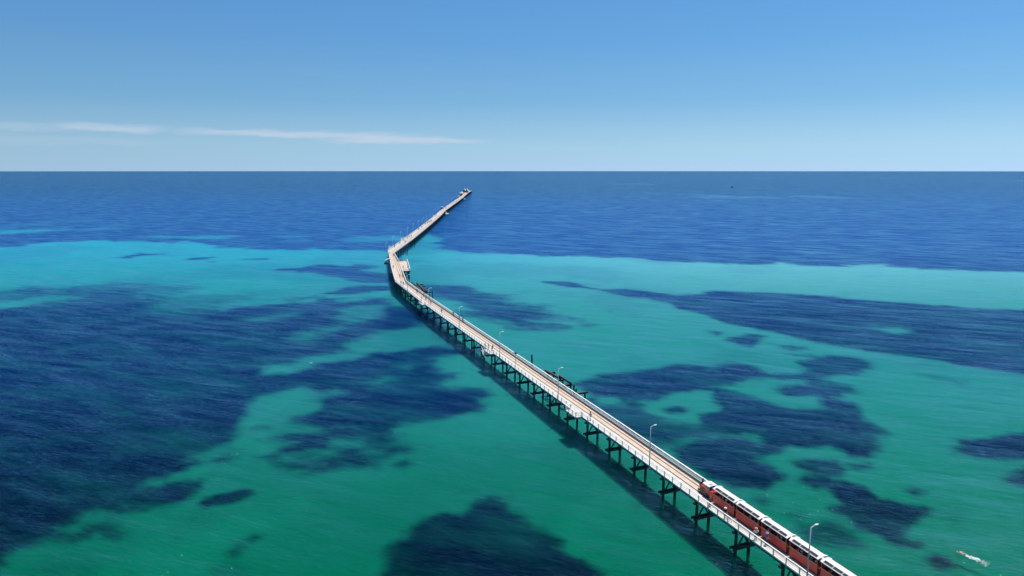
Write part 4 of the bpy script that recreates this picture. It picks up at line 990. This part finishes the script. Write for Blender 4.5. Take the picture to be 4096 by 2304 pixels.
m_b = MB(); m_b.box((-.92, 0, 1.73), (.015, 1.16, .56)); m_b.box((.04, 0, 1.73), (.015, 1.16, .56)); build('window', m_b, M['glass'], cab)
m_b = MB(); n = 8; ys = [-.80 + 1.6 * i / n for i in range(n + 1)]; zf = lambda y: 2.06 + .12 * (1 - (y / .8) ** 2)
for x in (-1.18, .46):
    for y in ys: m_b.v.append((x, y, zf(y)))
    for y in reversed(ys): m_b.v.append((x, y, zf(y) - .06))
k_ = 2 * (n + 1); m_b.f += [tuple(range(k_)), tuple(reversed(range(k_, 2 * k_)))]
for i in range(k_): j = (i + 1) % k_; m_b.f.append((i, k_ + i, k_ + j, j))
rf = build('cab_roof', m_b, M['roofw'], loco)
m_b = MB(); m_b.box((-.72, .12, 2.19), (.5, .55, .05)); build('roof_hatch', m_b, M['grey'], rf); m_b = MB(); m_b.cyl((-.05, 0, 2.17), (-.05, 0, 2.25), .05, None, 8); build('whistle', m_b, M['grey'], rf)
m_b = MB(); m_b.box((-1.42, 0, .92), (.86, 1.24, .94)); tn = build('tender', m_b, M['red'], loco); m_b = MB(); m_b.box((-1.42, 0, 1.41), (.90, 1.28, .06)); build('tender_lid', m_b, M['redlite'], tn)
m_b = MB(); m_b.tube([(-1.86, .60, 1.30), (-1.95, .62, 1.08), (-2.06, .62, 1.08), (-2.12, .62, 1.30)], .022, 5); build('rope', m_b, M['brass'], loco)

# ------------------------------------------------------------------ people: skinned bodies with clothes, shared meshes, colours per object
def skin_mesh(name, verts, edges, radii, root=0, sub=1):
    me = bpy.data.meshes.new(name + '_src'); me.from_pydata([tuple(v) for v in verts], edges, []); me.update()
    o = bpy.data.objects.new(name + '_src', me); col.objects.link(o)
    md = o.modifiers.new('skin', 'SKIN'); md.use_smooth_shade = True
    for i, sv in enumerate(me.skin_vertices[0].data):
        rr = radii[i]; sv.radius = (rr, rr) if isinstance(rr, (int, float)) else rr; sv.use_root = (i == root)
    if sub: sm = o.modifiers.new('sub', 'SUBSURF'); sm.levels = sub; sm.render_levels = sub
    dg = bpy.context.evaluated_depsgraph_get(); dg.update()
    nm = bpy.data.meshes.new_from_object(o.evaluated_get(dg)); nm.name = name
    bpy.data.objects.remove(o); bpy.data.meshes.remove(me)
    nm.shade_smooth(); nm.materials.clear(); nm.materials.append(None)
    return nm
def figure(pose, fingers=True):
    """joints for a 1.72 m adult facing +Y"""
    J = {}
    if pose in ('stand', 'walk', 'lean', 'carry', 'hips'):
        tl = {'lean': .28, 'walk': .04}.get(pose, 0)
        J['pel'] = Vector((0, 0, .95)); J['wai'] = Vector((0, .25 * tl, 1.10)); J['che'] = Vector((0, .75 * tl, 1.30)); J['nk0'] = Vector((0, tl, 1.44)); J['nk1'] = Vector((0, 1.12 * tl, 1.52)); J['hd'] = Vector((0, 1.25 * tl + .015, 1.62))
        st = {'walk': .24, 'carry': .12}.get(pose, .03)
        for sg, k in ((-1, 'l'), (1, 'r')):
            f = st * sg
            J['hip' + k] = Vector((sg * .10, 0, .90)); J['kn' + k] = Vector((sg * .11, f * .6 + .02, .50)); J['an' + k] = Vector((sg * .11, f - .03, .09)); J['to' + k] = Vector((sg * .13, f + .14, .04))
            J['sh' + k] = Vector((sg * .17, .92 * tl, 1.40))
            if pose == 'hips': el_, wr = Vector((sg * .38, -.06, 1.16)), Vector((sg * .22, .10, 1.02))
            elif pose == 'lean': el_, wr = Vector((sg * .24, tl + .10, 1.14)), Vector((sg * .16, tl + .34, 1.10))
            elif pose == 'carry' : el_, wr = Vector((sg * .26, .02, 1.13)), Vector((sg * .20, .26, 1.02))
            else: el_, wr = Vector((sg * .24, -f * .35 - .01, 1.13)), Vector((sg * .25, -f * .75 + .07, .88))
            J['el' + k] = el_; J['wr' + k] = wr
    else:   # sit
        J['pel'] = Vector((0, 0, .12)); J['wai'] = Vector((0, -.02, .27)); J['che'] = Vector((0, 0, .46)); J['nk0'] = Vector((0, .02, .60)); J['nk1'] = Vector((0, .03, .68)); J['hd'] = Vector((0, .05, .78))
        for sg, k in ((-1, 'l'), (1, 'r')):
            J['hip' + k] = Vector((sg * .10, .02, .10)); J['kn' + k] = Vector((sg * .12, .44, .12)); J['an' + k] = Vector((sg * .12, .42, -.28)); J['to' + k] = Vector((sg * .13, .56, -.33))
            J['sh' + k] = Vector((sg * .17, .02, .56)); J['el' + k] = Vector((sg * .24, .08, .32)); J['wr' + k] = Vector((sg * .15, .30, .25))
    return J
def body_meshes(pose, fingers):
    J = figure(pose); V, E, Rd = [], [], []; ix = {}
    def add(k, p, r): ix[k] = len(V); V.append(p); Rd.append(tuple(x_ * GIRTH for x_ in r) if isinstance(r, tuple) else r * GIRTH); return ix[k]
    def edge(a, b): E.append((ix[a], ix[b]))
    add('pel', J['pel'], (.135, .10)); add('wai', J['wai'], (.12, .09)); add('che', J['che'], (.145, .10)); add('nk0', J['nk0'], (.075, .07)); add('nk1', J['nk1'], .052); add('hd', J['hd'], (.078, .092)); 
    add('top', J['hd'] + Vector((0, -.005, .075)), (.062, .075)); add('nose', J['hd'] + Vector((0, .098, -.015)), .014)
    for a, b in (('pel', 'wai'), ('wai', 'che'), ('che', 'nk0'), ('nk0', 'nk1'), ('nk1', 'hd'), ('hd', 'top'), ('hd', 'nose')): edge(a, b)
    for sg, k in ((-1, 'l'), (1, 'r')):
        add('ear' + k, J['hd'] + Vector((sg * .085, -.005, 0)), .018); edge('hd', 'ear' + k)
        for nme, rr in (('hip', .088), ('kn', .056), ('an', .036), ('to', .034)): add(nme + k, J[nme + k], rr)
        edge('pel', 'hip' + k); edge('hip' + k, 'kn' + k); edge('kn' + k, 'an' + k); edge('an' + k, 'to' + k)
        for nme, rr in (('sh', .058), ('el', .040), ('wr', .027)): add(nme + k, J[nme + k], rr)
        edge('nk0', 'sh' + k); edge('sh' + k, 'el' + k); edge('el' + k, 'wr' + k)
        d = (J['wr' + k] - J['el' + k]).normalized(); pm = J['wr' + k] + d * .075; add('pa' + k, pm, (.034, .020)); edge('wr' + k, 'pa' + k)
        if fingers:
            side = d.cross(Vector((sg, 0, 0))); side = side.normalized() if side.length > .1 else Vector((0, 1, 0)); curl = Vector((-sg, 0, 0))
            for q_, ln in enumerate((.062, .072, .068, .052)):
                b0 = pm + side * (.024 - .016 * q_) + d * .02; k1 = b0 + d * ln * .5 + curl * .008; k2 = k1 + d * ln * .4 + curl * .022
                add('f%d%s' % (q_, k), b0, .009); add('g%d%s' % (q_, k), k1, .0085); add('h%d%s' % (q_, k), k2, .007)
                edge('pa' + k, 'f%d%s' % (q_, k)); edge('f%d%s' % (q_, k), 'g%d%s' % (q_, k)); edge('g%d%s' % (q_, k), 'h%d%s' % (q_, k))
            t0 = J['wr' + k] + d * .03 + side * .035; t1 = t0 + d * .035 + side * .012 + curl * .012
            add('t0' + k, t0, .011); add('t1' + k, t1, .009); edge('wr' + k, 't0' + k); edge('t0' + k, 't1' + k)
    body = skin_mesh('person_body_' + pose, V, E, Rd)
    V, E, Rd = [], [], []; ix.clear()
    add('pel', J['pel'] + Vector((0, 0, -.01)), (.150, .118)); add('wai', J['wai'], (.142, .112)); add('che', J['che'], (.165, .122)); add('nk0', J['nk0'] + Vector((0, 0, -.015)), (.09, .085))
    edge('pel', 'wai'); edge('wai', 'che'); edge('che', 'nk0')
    for k in 'lr':
        add('sh' + k, J['sh' + k], .078); add('el' + k, J['sh' + k].lerp(J['el' + k], .85), .064); edge('nk0', 'sh' + k); edge('sh' + k, 'el' + k)
    shirt = skin_mesh('shirt_' + pose, V, E, Rd)
    V, E, Rd = [], [], []; ix.clear()
    add('wst', J['pel'] + Vector((0, 0, .07)), (.128, .105)); add('pel', J['pel'] + Vector((0, 0, -.03)), (.145, .118)); edge('wst', 'pel')
    for k in 'lr':
        add('hip' + k, J['hip' + k] + Vector((0, 0, -.04)), .098); add('kn' + k, J['kn' + k], .076); add('an' + k, J['kn' + k].lerp(J['an' + k], .85), .062)
        edge('pel', 'hip' + k); edge('hip' + k, 'kn' + k); edge('kn' + k, 'an' + k)
    trous = skin_mesh('trousers_' + pose, V, E, Rd)
    h = J['hd']
    m_b = MB(); m_b.ball((h.x, h.y - .018, h.z + .035), (.092, .102, .095), 12, 8); hair = mesh_of('hair_' + pose, m_b, True); hair.materials.append(None)
    m_b = MB(); m_b.cyl((h.x, h.y, h.z + .055), (h.x, h.y, h.z + .068), .20, .19, 18); m_b.cyl((h.x, h.y, h.z + .06), (h.x, h.y, h.z + .16), .100, .080, 14); hat = mesh_of('hat_' + pose, m_b, False); hat.materials.append(None)
    m_b = MB()
    for k in 'lr':
        a, t_ = J['an' + k], J['to' + k]; m_b.ball(tuple(a.lerp(t_, .55) + Vector((0, 0, -.01))), (.052, .135, .05), 10, 6)
    shoes = mesh_of('shoes_' + pose, m_b, True); shoes.materials.append(None)
    return dict(body=body, shirt=shirt, trousers=trous, hair=hair, hat=hat, shoes=shoes)
BM = {}
GIRTH = 1.12
def piece(name, me, m, parent):
    o = bpy.data.objects.new(name, me); col.objects.link(o); o.parent = parent
    o.material_slots[0].link = 'OBJECT'; o.material_slots[0].material = m; return o
BLK, DGR, NVY, WHT, GRY, BRN = (.012, .012, .014), (.05, .05, .055), (.015, .025, .07), (.75, .75, .74), (.25, .26, .27), (.10, .055, .035)
def person(xy, rot, pose, shirt, trousers, label, head='hair', hcol=(.03, .02, .015), z=DZ, group=None, sc=1.04, near=False, shoes=(.05, .05, .05), skin=None):
    key = (pose, near)
    if key not in BM: BM[key] = body_meshes(pose, near)
    b = BM[key]; r = empty('person', (xy[0], xy[1], z), math.radians(rot)); r.scale = (sc, sc, sc)
    tag(r, label, 'person', group)
    piece('body', b['body'], M['skin'], r); piece('shirt', b['shirt'], cloth(shirt), r); piece('trousers', b['trousers'], cloth(trousers), r); piece('shoes', b['shoes'], cloth(shoes), r)
    hr = piece('hair', b['hair'], cloth((.035, .022, .015) if head == 'hat' else hcol), r)
    if head == 'hat': piece('hat', b['hat'], cloth(hcol), r)
    return r
A_RZ = math.degrees(math.atan2(dA.y, dA.x)) - 90           # facing the camera end of the near straight
FWD = A_RZ + 180
GN = 'people walking on the jetty'
# walkers beside the train
person((29.75, 95.7), A_RZ + 8, 'walk', (.16, .05, .06), DGR, 'person with reddish hair in dark patterned top walking beside the locomotive', hcol=(.42, .16, .11), near=True, group=GN)
person((31.0, 92.3), A_RZ - 12, 'walk', (.03, .03, .035), (.03, .03, .04), 'person in a white wide-brimmed hat and dark clothes pushing a bicycle by the first carriage', head='hat', hcol=WHT, near=True, group=GN)
person((33.45, 86.5), FWD - 20, 'hips', (.70, .70, .70), (.015, .02, .035), 'person in a pink straw hat, white shirt and dark trousers by the railing', head='hat', hcol=(.62, .33, .25), near=True, group=GN)
person((34.5, 85.3), A_RZ + 60, 'carry', (.03, .10, .48), (.03, .03, .035), 'person in bright blue top and pale-brimmed cap beside the third carriage', head='hat', hcol=(.30, .36, .62), near=True, group=GN)
# on the near straight, from the train outwards
person((15.9, 131.9), FWD, 'walk', (.42, .42, .38), (.05, .06, .06), 'person in pale shirt walking by the left railing past the largest bay', head='hat', hcol=(.10, .10, .09), group=GN)
person((-5.6, 186.0), A_RZ + 120, 'lean', (.02, .03, .03), BLK, 'rightmost of three dark figures at the stair landing railing', group=GN)
person((-6.6, 187.3), A_RZ + 60, 'carry', (.06, .02, .02), DGR, 'middle of three figures at the stair landing, in brownish top', group=GN)
person((-7.6, 188.2), A_RZ + 90, 'stand', BLK, BLK, 'leftmost and tallest-looking of three dark figures at the stair landing', group=GN)
person((-16.4, 222.6), A_RZ, 'walk', (.30, .02, .03), (.14, .02, .03), 'person dressed in red near the right railing', group=GN)
person((-17.9, 226.8), A_RZ, 'walk', BLK, (.02, .02, .03), 'person in black just behind the person in red', group=GN)
person((-20.4, 232.2), A_RZ, 'walk', (.05, .05, .045), BLK, 'person in dark top walking ahead of two by the right rail', hcol=(.12, .08, .05), group=GN)
person((-24.9, 236.8), FWD, 'walk', BLK, (.5, .5, .5), 'person in black top and pale trousers by the left railing', group=GN)
person((-30.6, 252.7), FWD, 'walk', (.36, .28, .36), (.45, .42, .42), 'person in lilac clothes walking alone between the rails', group=GN)
person((-35.3, 261.0), A_RZ + 90, 'hips', DGR, BLK, 'dark figure standing in the bay before the first bend', group=GN)
person((-33.7, 262.5), A_RZ, 'walk', (.10, .02, .02), (.06, .02, .02), 'person in dark red between the rails by the farthest near bay', group=GN)
person((-32.6, 266.3), A_RZ, 'stand', BLK, BLK, 'person in black against the right railing beside the ruined beams', group=GN)
person((-35.6, 270.2), A_RZ + 90, 'lean', (.10, .14, .30), (.02, .03, .08), 'person in blue shirt leaning near the ruined beams', group=GN)
person((-39.2, 277.3), A_RZ, 'hips', BLK, BLK, 'broad black figure with elbows out between rails and railing', group=GN)
person((-47.8, 295.9), A_RZ, 'walk', (.04, .015, .01), BLK, 'right one of a pair walking at the first bend', group=GN)
person((-49.2, 298.3), A_RZ, 'walk', DGR, BLK, 'left one of a pair walking at the first bend', group=GN)
person((-51.9, 320.2), A_RZ, 'walk', (.06, .02, .015), BLK, 'right one of two people walking beyond the first bend', group=GN)
person((-53.0, 318.9), A_RZ, 'walk', (.06, .02, .02), (.03, .01, .01), 'left one of two people walking beyond the first bend', group=GN)
person((-61.6, 350.4), A_RZ + 180, 'walk', BLK, BLK, 'lone dark figure by the left railing past the curved canopy', group=GN)
person((-56.2, 349.0), A_RZ + 40, 'stand', BLK, DGR, 'dark figure near the front railing of the square platform', group=GN)
person((-54.4, 352.0), A_RZ + 90, 'lean', BLK, BLK, 'figure bending at the right side of the square platform', group=GN)
person((-62.3, 377.4), A_RZ + 180, 'stand', (.03, .02, .03), NVY, 'left one of a pair at the back railing of the square platform', group=GN)
person((-61.3, 377.5), A_RZ + 180, 'stand', (.02, .03, .06), NVY, 'right one of a pair at the back railing of the square platform', group=GN)
person((-70.2, 401.6), A_RZ, 'walk', BLK, BLK, 'dark figure between the rails before the second bend', group=GN)
person((-70.2, 407.0), A_RZ, 'walk', BLK, (.04, .03, .03), 'dark figure by the right railing before the second bend', group=GN)
person((-74.0, 408.4), A_RZ + 90, 'lean', BLK, BLK, 'dark figure hunched by the left railing before the second bend', group=GN)
FARP = [(-77.4, 469.1), (-77.4, 448.0), (-77.6, 488.8), (-75.4, 480.4), (-77.6, 504.6), (-77.5, 513.9), (-76.6, 517.7), (-78.8, 596.9), (-79.3, 582.1), (-79.9, 583.4), (-81.0, 640.4), (-80.3, 646.2), (-81.6, 661.4), (-81.1, 664.5), (-80.1, 664.5), (-79.9, 669.5), (-80.3, 682.5), (-84.2, 753.0), (-83.8, 761.1), (-87.1, 842.5), (-87.9, 879.0), (-88.8, 912.9), (-89.2, 930.8), (-86.5, 903.6), (-89.0, 964.9), (-90.6, 1010.1), (-90.2, 1024.7), (-89.9, 1047.3), (-90.6, 1082.3), (-91.2, 1104.1), (-90.5, 1121.4), (-90.8, 1139.3), (-93.4, 1206.8), (-94.0, 1249.0), (-96.8, 1330.4), (-97.8, 1336.4), (-98.2, 1368.6), (-100.4, 1451.9), (-103.0, 1546.0), (-104.8, 1579.7)]
# too small to show their clothes apart: one mesh each
key = ('walk', False); bw = BM[key]
m_b = MB()
for part_ in ('body', 'shirt', 'trousers', 'hair', 'shoes'):
    me = bw[part_]; b0 = len(m_b.v); m_b.v += [tuple(v.co) for v in me.vertices]; m_b.f += [tuple(b0 + i for i in p.vertices) for p in me.polygons]
far_me = mesh_of('far_person', m_b, True); far_me.materials.append(None)
FC = [BLK, DGR, (.05, .015, .012), (.02, .02, .04)]
for i, p in enumerate(FARP):
    o = bpy.data.objects.new('person', far_me); col.objects.link(o); o.location = (p[0], p[1], DZ); o.rotation_euler = (0, 0, random.uniform(0, 6.28)); o.scale = (1.35, 1.35, 1.06)
    o.material_slots[0].link = 'OBJECT'; o.material_slots[0].material = cloth(FC[i % 4])
    tag(o, 'dark figure on the far stretch of the jetty, %s beyond the second bend' % ORD[i], 'person', 'distant walkers on the far stretch')
# passengers
PC = [(.05, .05, .06), (.30, .32, .36), (.08, .03, .03), (.55, .55, .56), (.03, .05, .12), (.02, .02, .02), (.18, .10, .10), (.12, .15, .18)]
PN = ['black', 'grey', 'maroon', 'white', 'navy', 'black', 'brown', 'slate']
SIDE = ['railing side', 'sea side']
for ci in range(5):
    for bi in range(5):
        for sd_ in (0, 1):
            if random.random() < .22: continue
            q_ = random.randrange(8); y = (.42 if sd_ == 0 else -.35) + random.uniform(-.06, .06); x = (1.45, .65, -.15, -.95, -1.75)[bi]
            c = cars[ci]; M_ = Matrix.Translation(c.location) @ c.rotation_euler.to_matrix().to_4x4(); p = M_ @ Vector((x - .02, y, .76))
            hat_ = random.random() < .35
            person((p.x, p.y), math.degrees(c.rotation_euler.z) - 90, 'sit', PC[q_], random.choice([NVY, BLK, GRY]), 'seated passenger in %s, %s bench of the %s carriage, %s' % (PN[q_], ORD[bi], ORD[ci], SIDE[sd_]),
                   head='hat' if hat_ else 'hair', hcol=random.choice([(.6, .58, .52), (.3, .3, .32)]) if hat_ else random.choice([(.03, .02, .015), (.10, .06, .03), (.3, .3, .3)]), z=p.z, group='passengers in the train carriages', sc=.93)
# bicycle beside the white-hatted walker
r = empty('bicycle', (31.35, 91.55, DZ), math.radians(A_RZ + 78)); tag(r, 'bicycle wheeled along the walkway beside the first carriage', 'bicycle')
for x_ in (-.5, .5):
    m_b = MB(); pts = [(x_ + .33 * math.cos(2 * math.pi * i / 16), 0, .34 + .33 * math.sin(2 * math.pi * i / 16)) for i in range(17)]; m_b.tube(pts, .02, 5)
    for i in range(8): m_b.cyl((x_, 0, .34), (x_ + .32 * math.cos(math.pi * i / 4), 0, .34 + .32 * math.sin(math.pi * i / 4)), .004, None, 3)
    build('wheel', m_b, M['black'], r)
m_b = MB(); m_b.tube([(-.5, 0, .34), (-.18, 0, .82), (.36, 0, .86), (.5, 0, .34)], .02, 6); m_b.tube([(-.18, 0, .82), (0, 0, .32), (.36, 0, .86)], .02, 6); m_b.tube([(-.5, 0, .34), (0, 0, .32)], .015, 6); build('frame', m_b, M['white'], r)
m_b = MB(); m_b.tube([(.40, -.28, 1.02), (.36, 0, 1.0), (.40, .28, 1.02)], .018, 6); m_b.cyl((.36, 0, .86), (.36, 0, 1.0), .018, None, 6); build('handlebar', m_b, M['black'], r)
m_b = MB(); m_b.ball((-.2, 0, .93), (.13, .07, .04), 10, 6); m_b.cyl((-.18, 0, .8), (-.2, 0, .92), .015, None, 6); build('saddle', m_b, M['black'], r, True)

# ------------------------------------------------------------------ swimmer with splash, gull, distant boat
sw = empty('swimmer', (64.85, 90.1, .0), math.radians(math.degrees(math.atan2(90.29 - 88.4, 64.70 - 65.74)) - 90)); sw.name = 'person'
tag(sw, 'swimmer doing front crawl in the green water at the lower right', 'person')
V = [(0, -.10, 0), (0, .18, .03), (0, .42, .05), (0, .52, .06), (0, .66, .09), (0, .72, .10), (-.17, .38, .04), (-.30, .66, .02), (-.24, .95, -.02), (.17, .38, .05), (.32, .15, .18), (.38, .38, .12), (-.10, -.16, -.01), (-.12, -.55, -.05), (-.12, -.95, -.04), (-.12, -1.12, -.05), (.10, -.16, -.01), (.12, -.58, -.02), (.12, -.98, .03), (.12, -1.15, .04)]
Ed = [(0, 1), (1, 2), (2, 3), (3, 4), (4, 5), (2, 6), (6, 7), (7, 8), (2, 9), (9, 10), (10, 11), (0, 12), (12, 13), (13, 14), (14, 15), (0, 16), (16, 17), (17, 18), (18, 19)]
Rr = [(.14, .10), (.13, .10), (.16, .10), .06, .085, .075, .062, .045, .03, .062, .045, .03, .085, .06, .04, .03, .085, .06, .04, .03]
n0 = len(V)
for hand, d, sg in ((8, Vector((.1, 1, -.1)).normalized(), 1), (11, Vector((.1, 1, -.3)).normalized(), -1)):
    for q_ in range(5):
        a = Vector(V[hand]) + d * .08 + Vector((.022 * (q_ - 2), 0, 0)); b = a + d * (.06 if 0 < q_ < 4 else .045)
        V += [tuple(a), tuple(b)]; Rr += [.010, .008]; Ed += [(hand, len(V) - 2), (len(V) - 2, len(V) - 1)]
sb_ = skin_mesh('swimmer_body', V, Ed, Rr); piece('body', sb_, M['skin'], sw)
m_b = MB(); m_b.ball((0, .70, .115), (.095, .12, .085), 12, 8); build('swim_cap', m_b, cloth((.07, .015, .02)), sw, True)
tr_ = skin_mesh('trunks', [(0, .0, .01), (0, -.12, .0), (-.10, -.18, 0), (-.11, -.36, -.02), (.10, -.18, 0), (.11, -.38, -.01)], [(0, 1), (1, 2), (2, 3), (1, 4), (4, 5)], [(.155, .115), (.15, .12), .10, .085, .10, .085]); piece('trunks', tr_, cloth((.01, .02, .02)), sw)
# foam: many small irregular blobs in the swimmer's wake
m_b = MB(); rs = random.Random(3); d = Vector((65.74 - 64.70, 88.4 - 90.29)).normalized(); nn = Vector((-d.y, d.x))
for i in range(330):
    u = rs.random() ** 1.3 * 4.2 - .9; v_ = rs.gauss(0, .12 + .10 * max(u, 0)) + (.25 if u > 1.2 else .05); rr = rs.uniform(.015, .075) * (1.3 if 0 < u < 1.8 else .8)
    p = Vector((64.85, 90.1)) + d * u - nn * v_ * (-1)
    m_b.ball((p.x, p.y, .01), (rr * 1.7, rr, rr * .35), 6, 3)
tag(build('splash', m_b, M['foam'], None, True), 'white splash and bubbles trailing behind the swimmer', 'splash', kind='stuff')

g_ = empty('seagull', (-54.3, 178.4, 3.0), math.radians(200)); tag(g_, 'white gull with raised wings flying low over the dark water on the left', 'bird')
m_b = MB(); m_b.ball((0, 0, 0), (.065, .20, .06), 10, 8); m_b.ball((0, .21, .03), (.038, .05, .038), 8, 6); build('body', m_b, M['white'], g_, True)
m_b = MB(); m_b.cyl((0, .25, .03), (0, .30, .02), .010, .002, 6); build('beak', m_b, M['brass'], g_)
for sg in (-1, 1):
    m_b = MB(); b0 = 0
    pts = [(0.03, .10, .02), (.26, .14, .22), (.50, .02, .36), (.30, -.03, .24), (.03, -.10, .02)]
    m_b.v = [(sg * x, y, z) for x, y, z in pts] + [(sg * x, y, z - .015) for x, y, z in pts]
    m_b.f = [tuple(range(5)), tuple(reversed(range(5, 10)))] + [(i, i + 5, (i + 1) % 5 + 5, (i + 1) % 5) for i in range(5)]
    build('wing', m_b, M['whitegrey'], g_)
m_b = MB(); m_b.v = [(-.04, -.16, 0), (.04, -.16, 0), (.08, -.30, .01), (-.08, -.30, .01), (-.04, -.16, -.01), (.04, -.16, -.01), (.08, -.30, 0), (-.08, -.30, 0)]; m_b.f = [(0, 3, 2, 1), (4, 5, 6, 7), (0, 1, 5, 4), (1, 2, 6, 5), (2, 3, 7, 6), (3, 0, 4, 7)]; build('tail', m_b, M['white'], g_)

bt = empty('motor_boat', (735, 2303, 0), math.radians(180)); tag(bt, 'small dark motor boat far out near the horizon on the right', 'boat')
m_b = MB(); sec = [(-3.6, 1.1, 0), (-1, 1.25, 0), (1.5, 1.1, 0), (3, .6, 0), (4, .03, 0)]
for z, k_ in ((-.3, .8), (1.15, 1.0)):
    for x, hw, _ in sec: m_b.v.append((x * (.94 if z < 0 else 1), hw * k_, z + (.25 * max(0, x) / 4 if z > 0 else 0)))
    for x, hw, _ in reversed(sec): m_b.v.append((x * (.94 if z < 0 else 1), -hw * k_, z + (.25 * max(0, x) / 4 if z > 0 else 0)))
m_b.f = [tuple(reversed(range(10))), tuple(range(10, 20))] + [(i, (i + 1) % 10, (i + 1) % 10 + 10, i + 10) for i in range(10)]
build('hull', m_b, cloth((.01, .03, .08)), bt)
m_b = MB(); m_b.box((.2, 0, 1.8), (2.0, 1.7, 1.2)); cb = build('cabin', m_b, cloth((.02, .04, .08)), bt); m_b = MB(); m_b.box((.1, 0, 2.47), (2.6, 2.0, .12)); build('roof', m_b, M['white'], cb)
m_b = MB(); m_b.box((-3.4, 0, 1.3), (1.0, 1.5, 1.1)); build('outboard', m_b, M['white'], bt)
